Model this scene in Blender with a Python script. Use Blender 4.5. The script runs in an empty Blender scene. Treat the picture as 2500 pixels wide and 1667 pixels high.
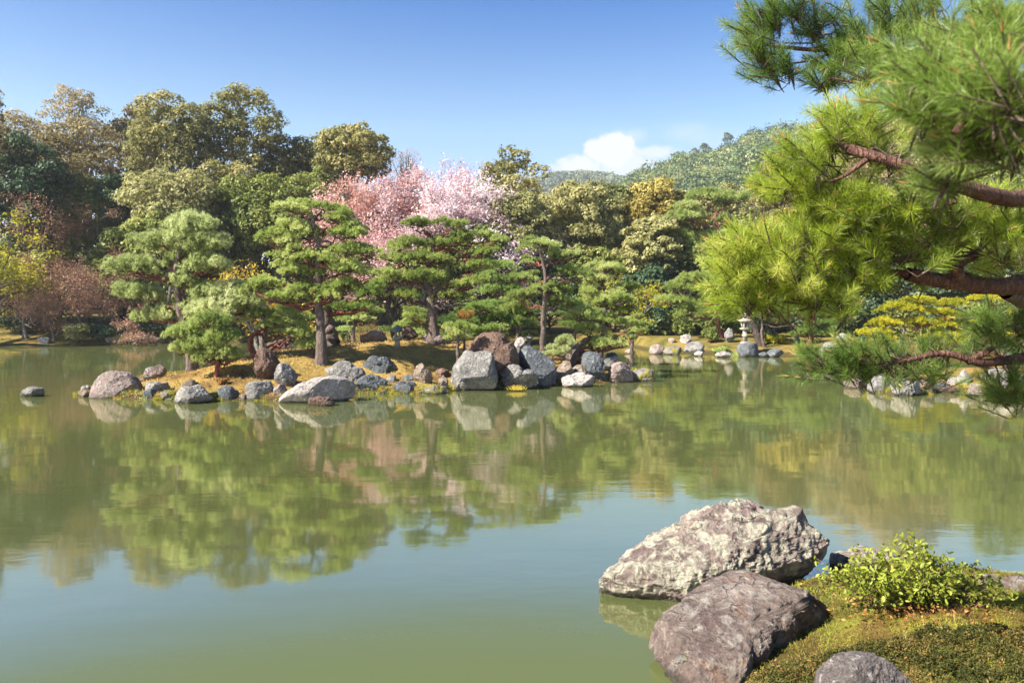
import bpy, math, random
import numpy as np
from mathutils import Vector, Matrix, Quaternion
# ---------------------------------------------------------------- camera, sky, sun, exposure
S = bpy.context.scene
COL = S.collection
F, CX, HY, CH = 1945.0, 1250.0, 757.0, 2.5          # focal length and horizon of the view, camera height over water
cam_d = bpy.data.cameras.new("camera"); cam = bpy.data.objects.new("camera", cam_d); COL.objects.link(cam)
S.camera = cam
cam.location = (0, 0, CH); cam.rotation_euler = (math.radians(90), 0, 0)
cam_d.sensor_width = 36; cam_d.lens = 36 * F / 2500.0
cam_d.shift_y = -(833.5 - HY) / 2500.0
cam_d.clip_start = 0.05; cam_d.clip_end = 5000
cam_d.dof.use_dof = True; cam_d.dof.focus_distance = 10.5; cam_d.dof.aperture_fstop = 4.5
SUN = Vector((-0.72, -0.36, 0.72)).normalized()
w = bpy.data.worlds.new("World"); S.world = w; w.use_nodes = True
def build_world():
    nt = w.node_tree; N = nt.nodes; L = nt.links
    for n in list(N): N.remove(n)
    def nd(t, **k):
        n = N.new(t)
        for a, b in k.items(): setattr(n, a, b)
        return n
    def m(op, a, b=None, c=None):
        n = nd('ShaderNodeMath', operation=op)
        for i, v in enumerate((a, b, c)):
            if v is None: continue
            if isinstance(v, (int, float)): n.inputs[i].default_value = v
            else: L.new(v, n.inputs[i])
        return n.outputs[0]
    sky = nd('ShaderNodeTexSky', sky_type='NISHITA', sun_disc=False)
    sky.sun_elevation = math.asin(SUN.z); sky.sun_rotation = math.atan2(SUN.x, SUN.y)
    sky.altitude = 200; sky.air_density = 1.0; sky.dust_density = 0.35; sky.ozone_density = 2.2
    tc = nd('ShaderNodeTexCoord'); sp = nd('ShaderNodeSeparateXYZ'); L.new(tc.outputs['Generated'], sp.inputs[0])
    x, y, z = sp.outputs
    yy = m('MAXIMUM', y, 0.02)
    u = m('DIVIDE', x, yy); v = m('DIVIDE', z, yy)
    cv = nd('ShaderNodeCombineXYZ'); L.new(u, cv.inputs[0]); L.new(v, cv.inputs[1])
    def noise(scale, det, off):
        mp = nd('ShaderNodeMapping'); mp.inputs['Location'].default_value = off; L.new(cv.outputs[0], mp.inputs[0])
        n = nd('ShaderNodeTexNoise'); n.inputs['Scale'].default_value = scale; n.inputs['Detail'].default_value = det
        n.inputs['Roughness'].default_value = 0.6
        L.new(mp.outputs[0], n.inputs['Vector']); return m('SUBTRACT', n.outputs['Fac'], 0.5)
    n1 = noise(34, 9, (0, 0, 0)); n2 = noise(9, 3, (3, 1, 0)); n3 = noise(14, 5, (7, 2, 1))
    def blob(cx, cy, rx, ry, k, soft):
        a = m('POWER', m('DIVIDE', m('SUBTRACT', u, cx), rx), 2.0); b = m('POWER', m('DIVIDE', m('SUBTRACT', v, cy), ry), 2.0)
        d = m('ADD', m('ADD', m('SQRT', m('ADD', a, b)), m('MULTIPLY', n1, k * 2.2)), m('MULTIPLY', n2, k * 1.2))
        mr = nd('ShaderNodeMapRange', interpolation_type='SMOOTHSTEP')
        mr.inputs['From Min'].default_value = 1.0 + soft; mr.inputs['From Max'].default_value = 1.0 - soft
        L.new(d, mr.inputs['Value']); return mr.outputs[0]
    def pv(px, py): return ((px - CX) / F, (HY - py) / F)
    mk = None
    for (px, py, rx, ry, k, soft, wgt) in ((1492, 366, 62, 44, .9, .22, 1.0), (1415, 405, 55, 26, .9, .3, .95), (1530, 400, 75, 40, .9, .4, .8),
                                           (1580, 372, 70, 16, 1.1, .5, .75), (1540, 335, 40, 18, 1.2, .7, .4), (1650, 395, 90, 30, 1., .8, .3),
                                           (1670, 322, 50, 20, 1.3, .9, .28), (2230, 215, 140, 45, 1.2, .8, .4), (1740, 340, 70, 22, 1.2, .9, .18)):
        cx, cy = pv(px, py); b = m('MULTIPLY', blob(cx, cy, rx / F, ry / F, k, soft), wgt)
        mk = b if mk is None else m('MAXIMUM', mk, b)
    mk = m('MULTIPLY', mk, m('GREATER_THAN', y, 0.05))
    # blue of the clear spring sky, paler toward the horizon all the way round
    el = nd('ShaderNodeMapRange'); el.inputs['From Min'].default_value = 0.06; el.inputs['From Max'].default_value = 0.38
    L.new(z, el.inputs['Value'])
    cr = nd('ShaderNodeValToRGB'); e = cr.color_ramp.elements; e[0].color = (*SKY0, 1); e[1].color = (*SKY1, 1)
    k = e.new(.5); k.color = (*SKYM, 1)
    L.new(el.outputs[0], cr.inputs[0])
    mul = nd('ShaderNodeMix', data_type='RGBA', blend_type='MULTIPLY'); mul.inputs['Factor'].default_value = 1
    L.new(sky.outputs[0], mul.inputs['A']); L.new(cr.outputs[0], mul.inputs['B'])
    mix = nd('ShaderNodeMix', data_type='RGBA'); L.new(mk, mix.inputs['Factor']); L.new(mul.outputs['Result'], mix.inputs['A'])
    mix.inputs['B'].default_value = (CLOUD[0], CLOUD[1], CLOUD[2], 1)
    bg = nd('ShaderNodeBackground'); bg.inputs['Strength'].default_value = SKY_STRENGTH
    out = nd('ShaderNodeOutputWorld'); L.new(mix.outputs['Result'], bg.inputs[0]); L.new(bg.outputs[0], out.inputs[0])
HAZE = 0.00028
SKY_STRENGTH = 0.09
SKY0 = (.68, .57, .66); SKYM = (.58, .64, .64); SKY1 = (0.07, 0.32, 0.58); CLOUD = (3.0, 3.1, 3.2)
build_world()
sd = bpy.data.lights.new("sun", 'SUN'); sd.energy = 4.8; sd.angle = math.radians(0.5); sd.color = (1.0, 0.94, 0.84)
so = bpy.data.objects.new("sun", sd); COL.objects.link(so); so.rotation_euler = SUN.to_track_quat('Z', 'Y').to_euler()
so.location = (0, 0, 60)
S.view_settings.view_transform = 'Standard'; S.view_settings.look = 'None'; S.view_settings.gamma = 1
S.view_settings.use_curve_mapping = False; S.view_settings.exposure = 1.82
S.render.engine = 'CYCLES'
S.cycles.max_bounces = 8; S.cycles.diffuse_bounces = 5; S.cycles.glossy_bounces = 3; S.cycles.transmission_bounces = 4

# ---------------------------------------------------------------- helpers
RNG = np.random.default_rng(7)
def P(px, py, Y): return np.array([(px - CX) / F * Y, Y, CH - (py - HY) / F * Y])
def WX(px, Y): return (px - CX) / F * Y
_perm = np.random.default_rng(3).permutation(256); _perm = np.concatenate([_perm, _perm, _perm])
_grad = np.random.default_rng(4).normal(size=(256, 3)); _grad /= np.linalg.norm(_grad, axis=1)[:, None]
def perlin(p):
    p = np.asarray(p, float); i = np.floor(p).astype(int); f = p - i; i &= 255
    u = f * f * f * (f * (f * 6 - 15) + 10); r = 0
    for dx in (0, 1):
        for dy in (0, 1):
            for dz in (0, 1):
                h = _perm[_perm[_perm[i[:, 0] + dx] + i[:, 1] + dy] + i[:, 2] + dz]
                g = _grad[h]
                d = (g[:, 0] * (f[:, 0] - dx) + g[:, 1] * (f[:, 1] - dy) + g[:, 2] * (f[:, 2] - dz))
                wt = (u[:, 0] if dx else 1 - u[:, 0]) * (u[:, 1] if dy else 1 - u[:, 1]) * (u[:, 2] if dz else 1 - u[:, 2])
                r = r + wt * d
    return r
def fbm(p, o=4, rough=.5):
    a, s, r = 1., 1., 0
    for k in range(o): r = r + a * perlin(p * s + 17.3 * k); a *= rough; s *= 2.03
    return r
def nrm(v): return v / (np.linalg.norm(v, axis=-1, keepdims=True) + 1e-9)
def sm(t): t = np.clip(t, 0, 1); return t * t * (3 - 2 * t)

class Geo:
    def __init__(s): s.v = []; s.q = []; s.t = []; s.n = 0; s.mq = []; s.mt = []; s.rq = []; s.rt = []
    def add(s, v, q=None, t=None, mat=0, rnd=None):
        v = np.asarray(v, float).reshape(-1, 3); s.v.append(v)
        if q is not None and len(q):
            q = np.asarray(q); s.q.append(q + s.n); s.mq.append(np.full(len(q), mat)); s.rq.append(rnd if rnd is not None else np.full(len(q), .5))
        if t is not None and len(t):
            t = np.asarray(t); s.t.append(t + s.n); s.mt.append(np.full(len(t), mat)); s.rt.append(rnd if rnd is not None else np.full(len(t), .5))
        s.n += len(v)
    def tube(s, pts, rad, sides=6, mat=0, cap=True, rough=0., seed=0):
        pts = np.asarray(pts, float); n = len(pts); rad = np.broadcast_to(rad, (n,)).astype(float)
        t = nrm(np.gradient(pts, axis=0)); up = np.array([0.31, 0.2, 0.93]) if abs(t[0][2]) < .9 else np.array([1., 0.1, 0])
        a = nrm(np.cross(t, up)); b = np.cross(t, a)
        th = np.arange(sides) * 2 * np.pi / sides
        R = rad[:, None] * (1 + rough * np.random.default_rng(seed).normal(size=(n, sides))) if rough else np.repeat(rad[:, None], sides, 1)
        v = pts[:, None, :] + R[:, :, None] * (np.cos(th)[None, :, None] * a[:, None, :] + np.sin(th)[None, :, None] * b[:, None, :])
        i = np.arange(n - 1)[:, None] * sides; j = np.arange(sides)[None, :]; k = (j + 1) % sides
        q = np.stack([i + j, i + k, i + sides + k, i + sides + j], -1).reshape(-1, 4)
        s.add(v.reshape(-1, 3), q=q, mat=mat)
    def tris(s, A, B, C, mat=0, rnd=None):
        n = len(A); v = np.stack([A, B, C], 1).reshape(-1, 3); s.add(v, t=np.arange(3 * n).reshape(-1, 3), mat=mat, rnd=rnd)
    def leaves(s, p, nr, size, mat=0, jit=.7, asp=.5, rng=RNG, up=None):
        n = len(p); nr = nrm(nr + jit * rng.normal(size=(n, 3))); r = rng.normal(size=(n, 3))
        if up is not None: r = r + up
        t = nrm(np.cross(nr, nrm(np.cross(r, nr)))); b = np.cross(nr, t)
        sz = (np.asarray(size) * rng.uniform(.6, 1.3, n))[:, None]
        v = np.stack([p - t * sz, p + b * sz * asp, p + t * sz, p - b * sz * asp], 1).reshape(-1, 3)
        s.add(v, q=np.arange(4 * n).reshape(-1, 4), mat=mat, rnd=rng.uniform(0, 1, n))
    def mesh(s, name, mats, smooth=False):
        me = bpy.data.meshes.new(name)
        V = np.concatenate(s.v) if s.v else np.zeros((0, 3))
        Q = np.concatenate(s.q) if s.q else np.zeros((0, 4), int); T = np.concatenate(s.t) if s.t else np.zeros((0, 3), int)
        nq, nt = len(Q), len(T)
        me.vertices.add(len(V)); me.vertices.foreach_set('co', V.astype(np.float32).ravel())
        me.loops.add(4 * nq + 3 * nt); me.loops.foreach_set('vertex_index', np.concatenate([Q.ravel(), T.ravel()]).astype(np.int32))
        me.polygons.add(nq + nt)
        ls = np.concatenate([np.arange(nq) * 4, 4 * nq + np.arange(nt) * 3]).astype(np.int32)
        me.polygons.foreach_set('loop_start', ls)
        me.polygons.foreach_set('loop_total', np.concatenate([np.full(nq, 4), np.full(nt, 3)]).astype(np.int32))
        for m in mats: me.materials.append(m)
        me.polygons.foreach_set('material_index', np.concatenate(s.mq + s.mt).astype(np.int32) if (s.mq or s.mt) else np.zeros(0, np.int32))
        if smooth: me.polygons.foreach_set('use_smooth', np.ones(nq + nt, bool))
        at = me.attributes.new('rnd', 'FLOAT', 'FACE'); at.data.foreach_set('value', np.concatenate(s.rq + s.rt).astype(np.float32))
        me.update(); return me
def link(name, data, parent=None, loc=(0, 0, 0), rot=(0, 0, 0), scale=(1, 1, 1)):
    o = bpy.data.objects.new(name, data); COL.objects.link(o)
    o.location = tuple(map(float, loc)); o.rotation_euler = rot; o.scale = scale
    if parent is not None: o.parent = parent
    return o
def tag(o, label=None, cat=None, group=None, kind=None):
    if label: o['label'] = label
    if cat: o['category'] = cat
    if group: o['group'] = group
    if kind: o['kind'] = kind
    return o
def thing(name, loc, label, cat, group=None): return tag(link(name, None, loc=loc), label, cat, group)

# ---------------------------------------------------------------- materials
def newmat(name):
    m = bpy.data.materials.new(name); m.use_nodes = True; nt = m.node_tree
    for n in list(nt.nodes): nt.nodes.remove(n)
    return m, nt, nt.nodes, nt.links
def ramp(N, stops):
    c = N.new('ShaderNodeValToRGB'); e = c.color_ramp.elements
    while len(e) > 1: e.remove(e[-1])
    e[0].position = stops[0][0]; e[0].color = (*stops[0][1], 1)
    for p, col in stops[1:]: k = e.new(p); k.color = (*col, 1)
    return c
def leafmat(name, c1, c2, c3=None, trans=.4, scale=.35, rough=.55, spec=.25, obr=.25):
    m, nt, N, L = newmat(name)
    at = N.new('ShaderNodeAttribute'); at.attribute_name = 'rnd'
    tc = N.new('ShaderNodeTexCoord'); no = N.new('ShaderNodeTexNoise'); no.inputs['Scale'].default_value = scale; no.inputs['Detail'].default_value = 3
    geo = N.new('ShaderNodeNewGeometry'); L.new(geo.outputs['Position'], no.inputs['Vector'])
    oi = N.new('ShaderNodeObjectInfo')
    a = N.new('ShaderNodeMath'); a.operation = 'MULTIPLY_ADD'; L.new(at.outputs['Fac'], a.inputs[0]); a.inputs[1].default_value = .6; a.inputs[2].default_value = -.3
    b = N.new('ShaderNodeMath'); b.operation = 'MULTIPLY_ADD'; L.new(no.outputs['Fac'], b.inputs[0]); b.inputs[1].default_value = 1.9; L.new(a.outputs[0], b.inputs[2])
    c = N.new('ShaderNodeMath'); c.operation = 'MULTIPLY_ADD'; L.new(oi.outputs['Random'], c.inputs[0]); c.inputs[1].default_value = obr; L.new(b.outputs[0], c.inputs[2])
    d = N.new('ShaderNodeMath'); d.operation = 'SUBTRACT'; L.new(c.outputs[0], d.inputs[0]); d.inputs[1].default_value = .45 + obr * .5
    cr = ramp(N, [(0.1, c1), (0.55, c2), (0.9, c3 or c2)]); L.new(d.outputs[0], cr.inputs[0])
    pr = N.new('ShaderNodeBsdfPrincipled'); pr.inputs['Roughness'].default_value = rough; pr.inputs['Specular IOR Level'].default_value = spec
    L.new(cr.outputs[0], pr.inputs['Base Color'])
    tr = N.new('ShaderNodeBsdfTranslucent'); L.new(cr.outputs[0], tr.inputs[0])
    mx = N.new('ShaderNodeMixShader'); mx.inputs[0].default_value = trans; L.new(pr.outputs[0], mx.inputs[1]); L.new(tr.outputs[0], mx.inputs[2])
    o = N.new('ShaderNodeOutputMaterial'); L.new(mx.outputs[0], o.inputs[0]); return m
def barkmat(name, c1, c2, scale=9., dist=.03):
    m, nt, N, L = newmat(name)
    tc = N.new('ShaderNodeTexCoord'); mp = N.new('ShaderNodeMapping'); mp.inputs['Scale'].default_value = (1, 1, .35); L.new(tc.outputs['Object'], mp.inputs[0])
    no = N.new('ShaderNodeTexNoise'); no.inputs['Scale'].default_value = scale; no.inputs['Detail'].default_value = 8; no.inputs['Roughness'].default_value = .7; L.new(mp.outputs[0], no.inputs['Vector'])
    nv = N.new('ShaderNodeTexNoise'); nv.inputs['Scale'].default_value = scale * 1.7; nv.inputs['Detail'].default_value = 4; L.new(mp.outputs[0], nv.inputs['Vector'])
    ns = N.new('ShaderNodeVectorMath'); ns.operation = 'SCALE'; ns.inputs['Scale'].default_value = 2.2 / scale; L.new(nv.outputs['Color'], ns.inputs[0])
    av = N.new('ShaderNodeVectorMath'); av.operation = 'ADD'; L.new(mp.outputs[0], av.inputs[0]); L.new(ns.outputs[0], av.inputs[1])
    vo = N.new('ShaderNodeTexVoronoi'); vo.feature = 'DISTANCE_TO_EDGE'; vo.inputs['Scale'].default_value = scale * 1.6; L.new(av.outputs[0], vo.inputs['Vector'])
    cr = ramp(N, [(.3, c1), (.7, c2)]); L.new(no.outputs['Fac'], cr.inputs[0])
    vr = N.new('ShaderNodeMapRange'); vr.inputs['From Max'].default_value = .3; vr.inputs['To Min'].default_value = .45; L.new(vo.outputs['Distance'], vr.inputs['Value'])
    mu = N.new('ShaderNodeMix'); mu.data_type = 'RGBA'; mu.blend_type = 'MULTIPLY'; mu.inputs['Factor'].default_value = .8; L.new(cr.outputs[0], mu.inputs['A']); L.new(vr.outputs[0], mu.inputs['B'])
    ad = N.new('ShaderNodeMath'); ad.operation = 'ADD'; L.new(no.outputs['Fac'], ad.inputs[0]); L.new(vr.outputs[0], ad.inputs[1])
    bp = N.new('ShaderNodeBump'); bp.inputs['Distance'].default_value = dist; bp.inputs['Strength'].default_value = .9; L.new(ad.outputs[0], bp.inputs['Height'])
    pr = N.new('ShaderNodeBsdfPrincipled'); pr.inputs['Roughness'].default_value = .85; pr.inputs['Specular IOR Level'].default_value = .2
    L.new(mu.outputs['Result'], pr.inputs['Base Color']); L.new(bp.outputs[0], pr.inputs['Normal'])
    o = N.new('ShaderNodeOutputMaterial'); L.new(pr.outputs[0], o.inputs[0]); return m
def rockmat(name, base, second, lichen=(.42, .41, .36), lam=.5, moss=0.0, scale=1.6, grooves=0., stain=None):
    """lam: share of the surface under pale lichen; moss: share under yellow moss"""
    m, nt, N, L = newmat(name)
    tc = N.new('ShaderNodeTexCoord'); oi = N.new('ShaderNodeObjectInfo')
    off = N.new('ShaderNodeVectorMath'); off.operation = 'ADD'; L.new(tc.outputs['Object'], off.inputs[0])
    cmb = N.new('ShaderNodeVectorMath'); cmb.operation = 'SCALE'; cmb.inputs[0].default_value = (31, 17, 23); L.new(oi.outputs['Random'], cmb.inputs['Scale']); L.new(cmb.outputs[0], off.inputs[1])
    def noise(s, d, r=.6, dis=0, vec=None):
        n = N.new('ShaderNodeTexNoise'); n.inputs['Scale'].default_value = s; n.inputs['Detail'].default_value = d; n.inputs['Roughness'].default_value = r; n.inputs['Distortion'].default_value = dis
        L.new(vec or off.outputs[0], n.inputs['Vector']); return n.outputs['Fac']
    big = noise(scale, 6, .65, .4); fine = noise(scale * 14, 8, .75); mid = noise(scale * 4.2, 7, .7, .8)
    cr = ramp(N, [(.32, second), (.5, base), (.68, tuple(min(1, c * 1.45) for c in base))]); L.new(big, cr.inputs[0])
    def mixc(fac, a, b):
        x = N.new('ShaderNodeMix'); x.data_type = 'RGBA'
        if isinstance(fac, float): x.inputs['Factor'].default_value = fac
        else: L.new(fac, x.inputs['Factor'])
        L.new(a, x.inputs['A'])
        if isinstance(b, tuple): x.inputs['B'].default_value = (*b, 1)
        else: L.new(b, x.inputs['B'])
        return x.outputs['Result']
    def mr(v, a, b, t0=0., t1=1.):
        x = N.new('ShaderNodeMapRange'); x.inputs['From Min'].default_value = a; x.inputs['From Max'].default_value = b; x.inputs['To Min'].default_value = t0; x.inputs['To Max'].default_value = t1
        L.new(v, x.inputs['Value']); return x.outputs[0]
    col = cr.outputs[0]
    if stain: col = mixc(mr(noise(scale * 1.3, 4, .6, 1.2), .56, .66, 0, .7), col, stain)
    col = mixc(mr(mid, .62 - .18 * lam, .70 - .14 * lam, 0, .85), col, lichen)
    # dark speckles and cracks
    g = mr(fine, .36, .62, .38, 1.25)
    mu = N.new('ShaderNodeMix'); mu.data_type = 'RGBA'; mu.blend_type = 'MULTIPLY'; mu.inputs['Factor'].default_value = .8; L.new(col, mu.inputs['A']); L.new(g, mu.inputs['B']); col = mu.outputs['Result']
    vo = N.new('ShaderNodeTexVoronoi'); vo.feature = 'DISTANCE_TO_EDGE'; vo.inputs['Scale'].default_value = scale * 1.5
    dv = N.new('ShaderNodeVectorMath'); dv.operation = 'ADD'; L.new(off.outputs[0], dv.inputs[0])
    nn = N.new('ShaderNodeTexNoise'); nn.inputs['Scale'].default_value = scale * 3; nn.inputs['Detail'].default_value = 5; L.new(off.outputs[0], nn.inputs['Vector'])
    ns = N.new('ShaderNodeVectorMath'); ns.operation = 'SCALE'; ns.inputs['Scale'].default_value = .5; L.new(nn.outputs['Color'], ns.inputs[0]); L.new(ns.outputs[0], dv.inputs[1]); L.new(dv.outputs[0], vo.inputs['Vector'])
    crack = mr(vo.outputs['Distance'], 0, .025, .35, 1)
    cm = mr(big, .45, .6, 1, 0)
    c2 = N.new('ShaderNodeMath'); c2.operation = 'MAXIMUM'; L.new(crack, c2.inputs[0]); L.new(cm, c2.inputs[1])
    mu = N.new('ShaderNodeMix'); mu.data_type = 'RGBA'; mu.blend_type = 'MULTIPLY'; mu.inputs['Factor'].default_value = .9; L.new(col, mu.inputs['A']); L.new(c2.outputs[0], mu.inputs['B']); col = mu.outputs['Result']
    if moss > 0:
        col = mixc(mr(noise(scale * 2.2, 5, .6), .62 - .2 * moss, .66 - .2 * moss), col, (.21, .19, .025))
    gp = N.new('ShaderNodeNewGeometry'); sz = N.new('ShaderNodeSeparateXYZ'); L.new(gp.outputs['Position'], sz.inputs[0])
    wz = N.new('ShaderNodeMath'); wz.operation = 'MULTIPLY_ADD'; L.new(mid, wz.inputs[0]); wz.inputs[1].default_value = -.16; L.new(sz.outputs[2], wz.inputs[2])
    col = mixc(mr(wz.outputs[0], -.055, .0, .8, 0), col, (.03, .026, .016))
    h1 = N.new('ShaderNodeMath'); h1.operation = 'MULTIPLY_ADD'; L.new(mid, h1.inputs[0]); h1.inputs[1].default_value = 1.6; L.new(fine, h1.inputs[2])
    h2 = N.new('ShaderNodeMath'); h2.operation = 'MULTIPLY_ADD'; L.new(c2.outputs[0], h2.inputs[0]); h2.inputs[1].default_value = .5; L.new(h1.outputs[0], h2.inputs[2])
    bp = N.new('ShaderNodeBump'); bp.inputs['Distance'].default_value = .11 / scale; bp.inputs['Strength'].default_value = 1; L.new(h2.outputs[0], bp.inputs['Height'])
    pr = N.new('ShaderNodeBsdfPrincipled'); pr.inputs['Roughness'].default_value = .85; pr.inputs['Specular IOR Level'].default_value = .25
    L.new(col, pr.inputs['Base Color']); L.new(bp.outputs[0], pr.inputs['Normal'])
    o = N.new('ShaderNodeOutputMaterial'); L.new(pr.outputs[0], o.inputs[0]); return m
def groundmat(name, cols, scale=1.5, fine=30., dist=.03):
    m, nt, N, L = newmat(name)
    tc = N.new('ShaderNodeTexCoord')
    a = N.new('ShaderNodeTexNoise'); a.inputs['Scale'].default_value = scale; a.inputs['Detail'].default_value = 8; a.inputs['Roughness'].default_value = .68; L.new(tc.outputs['Object'], a.inputs['Vector'])
    b = N.new('ShaderNodeTexNoise'); b.inputs['Scale'].default_value = fine; b.inputs['Detail'].default_value = 5; b.inputs['Roughness'].default_value = .75; L.new(tc.outputs['Object'], b.inputs['Vector'])
    cr = ramp(N, cols); L.new(a.outputs['Fac'], cr.inputs[0])
    r = N.new('ShaderNodeMapRange'); r.inputs['From Min'].default_value = .3; r.inputs['From Max'].default_value = .7; r.inputs['To Min'].default_value = .5; r.inputs['To Max'].default_value = 1.35; L.new(b.outputs['Fac'], r.inputs['Value'])
    mu = N.new('ShaderNodeMix'); mu.data_type = 'RGBA'; mu.blend_type = 'MULTIPLY'; mu.inputs['Factor'].default_value = 1; L.new(cr.outputs[0], mu.inputs['A']); L.new(r.outputs[0], mu.inputs['B'])
    ad = N.new('ShaderNodeMath'); ad.operation = 'ADD'; L.new(a.outputs['Fac'], ad.inputs[0]); L.new(b.outputs['Fac'], ad.inputs[1])
    gp = N.new('ShaderNodeNewGeometry'); sz = N.new('ShaderNodeSeparateXYZ'); L.new(gp.outputs['Position'], sz.inputs[0])
    wz = N.new('ShaderNodeMath'); wz.operation = 'MULTIPLY_ADD'; L.new(a.outputs['Fac'], wz.inputs[0]); wz.inputs[1].default_value = -.3; L.new(sz.outputs[2], wz.inputs[2])
    wr = N.new('ShaderNodeMapRange'); wr.inputs['From Min'].default_value = -.06; wr.inputs['From Max'].default_value = .05; wr.inputs['To Min'].default_value = .9; wr.inputs['To Max'].default_value = 0; L.new(wz.outputs[0], wr.inputs['Value'])
    wm = N.new('ShaderNodeMix'); wm.data_type = 'RGBA'; L.new(wr.outputs[0], wm.inputs['Factor']); L.new(mu.outputs['Result'], wm.inputs['A']); wm.inputs['B'].default_value = (.045, .035, .016, 1); mu = wm
    bp = N.new('ShaderNodeBump'); bp.inputs['Distance'].default_value = dist; L.new(ad.outputs[0], bp.inputs['Height'])
    pr = N.new('ShaderNodeBsdfPrincipled'); pr.inputs['Roughness'].default_value = .9; pr.inputs['Specular IOR Level'].default_value = .1
    L.new(mu.outputs['Result'], pr.inputs['Base Color']); L.new(bp.outputs[0], pr.inputs['Normal'])
    o = N.new('ShaderNodeOutputMaterial'); L.new(pr.outputs[0], o.inputs[0]); return m
def watermat():
    m, nt, N, L = newmat('pond_water')
    tc = N.new('ShaderNodeTexCoord')
    def noise(s, sc, d, r=.5):
        mp = N.new('ShaderNodeMapping'); mp.inputs['Scale'].default_value = sc; L.new(tc.outputs['Object'], mp.inputs[0])
        n = N.new('ShaderNodeTexNoise'); n.inputs['Scale'].default_value = s; n.inputs['Detail'].default_value = d; n.inputs['Roughness'].default_value = r; L.new(mp.outputs[0], n.inputs['Vector']); return n.outputs['Fac']
    a = noise(.45, (1, 1.5, 1), 2); b = noise(3.0, (.8, 1.6, 1), 3); c = noise(.12, (1, 1, 1), 3)
    cm = N.new('ShaderNodeMapRange'); cm.inputs['From Min'].default_value = .42; cm.inputs['From Max'].default_value = .62; cm.inputs['To Min'].default_value = .15; L.new(c, cm.inputs['Value'])
    bm = N.new('ShaderNodeMath'); bm.operation = 'MULTIPLY'; L.new(b, bm.inputs[0]); L.new(cm.outputs[0], bm.inputs[1])
    b1 = N.new('ShaderNodeBump'); b1.inputs['Distance'].default_value = .012; b1.inputs['Strength'].default_value = .5; L.new(a, b1.inputs['Height'])
    b2 = N.new('ShaderNodeBump'); b2.inputs['Distance'].default_value = .0030; b2.inputs['Strength'].default_value = .6; L.new(bm.outputs[0], b2.inputs['Height']); L.new(b1.outputs[0], b2.inputs['Normal'])
    cr = ramp(N, [(.3, WATER[0]), (.7, WATER[1])]); L.new(noise(.05, (1, 1, 1), 2), cr.inputs[0])
    lw = N.new('ShaderNodeLayerWeight'); lw.inputs['Blend'].default_value = .5; L.new(b2.outputs[0], lw.inputs['Normal'])
    cf = N.new('ShaderNodeFloatCurve'); L.new(lw.outputs['Facing'], cf.inputs['Value'])
    cu = cf.mapping.curves[0]; cu.points[0].location = (0, .03); cu.points[1].location = (1, .98)
    for px_, py_ in ((.5, .04), (.60, .10), (.66, .36), (.72, .56), (.80, .56), (.9, .60)): cu.points.new(px_, py_)
    cf.mapping.update()
    df = N.new('ShaderNodeBsdfDiffuse'); L.new(cr.outputs[0], df.inputs['Color'])
    gl = N.new('ShaderNodeBsdfGlossy'); gl.inputs['Roughness'].default_value = .05; gl.inputs['Color'].default_value = (1, .95, .80, 1); L.new(b2.outputs[0], gl.inputs['Normal'])
    mx = N.new('ShaderNodeMixShader'); L.new(cf.outputs[0], mx.inputs[0]); L.new(df.outputs[0], mx.inputs[1]); L.new(gl.outputs[0], mx.inputs[2])
    o = N.new('ShaderNodeOutputMaterial'); L.new(mx.outputs[0], o.inputs[0]); return m
WATER = ((.070, .084, .028), (.080, .092, .032))
M = {}
M['water'] = watermat()
M['moss'] = groundmat('yellow_moss', [(.28, (.09, .05, .02)), (.42, (.20, .125, .04)), (.55, (.31, .205, .06)), (.72, (.15, .13, .035))], .8, 26)
M['bank'] = groundmat('bank_moss', [(.3, (.05, .05, .015)), (.48, (.13, .11, .025)), (.6, (.23, .145, .045)), (.75, (.12, .11, .03))], .8, 16)
M['forest_floor'] = groundmat('forest_floor', [(.3, (.03, .03, .012)), (.6, (.07, .06, .02))], .2, 4)
M['near_moss'] = groundmat('near_moss', [(.3, (.08, .045, .02)), (.43, (.16, .10, .03)), (.54, (.21, .21, .03)), (.72, (.19, .25, .03))], 1.6, 60, .02)
M['bed'] = groundmat('pond_bed', [(.3, (.06, .05, .03)), (.7, (.12, .1, .06))], 1, 12)
M['pine'] = leafmat('pine_needles', (.20, .26, .06), (.42, .50, .13), (.62, .64, .28), 0.55, .5, obr=.3)
M['pine_cool'] = leafmat('pine_needles_cool', (.18, .25, .06), (.38, .46, .13), (.56, .60, .25), 0.55, .5, obr=.3)
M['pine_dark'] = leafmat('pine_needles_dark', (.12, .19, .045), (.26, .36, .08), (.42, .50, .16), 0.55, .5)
M['pine_pale'] = leafmat('pine_needles_pale', (.27, .32, .11), (.46, .52, .2), (.64, .66, .36), 0.55, .6, obr=.3)
M['pine_yellow'] = leafmat('pine_needles_yellow', (0.220, 0.242, 0.017), (0.462, 0.440, 0.022), (0.605, 0.528, 0.033), .35, .9)
M['needle'] = leafmat('near_needles', (.18, .25, .02), (.37, .46, .04), (.60, .60, .14), 0.5, 1.2, rough=.4, spec=.5, obr=.45)
M['needle_shaded'] = leafmat('near_needles_shaded', (.05, .10, .015), (.14, .23, .03), (.30, .38, .08), 0.45, 1.5, rough=.4, spec=.5, obr=.4)  # darker copy of the near needles, shade put into the colour
M['candle'] = leafmat('pine_candle', (.35, .16, .06), (.45, .24, .10), None, .2)
M['olive'] = leafmat('leaf_olive', (.11, .12, .035), (.27, .255, .085), (.44, .38, .15), 0.4, .14)
M['khaki'] = leafmat('leaf_khaki', (.12, .14, .04), (.27, .27, .095), (.44, .40, .17), 0.4, .14)
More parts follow.
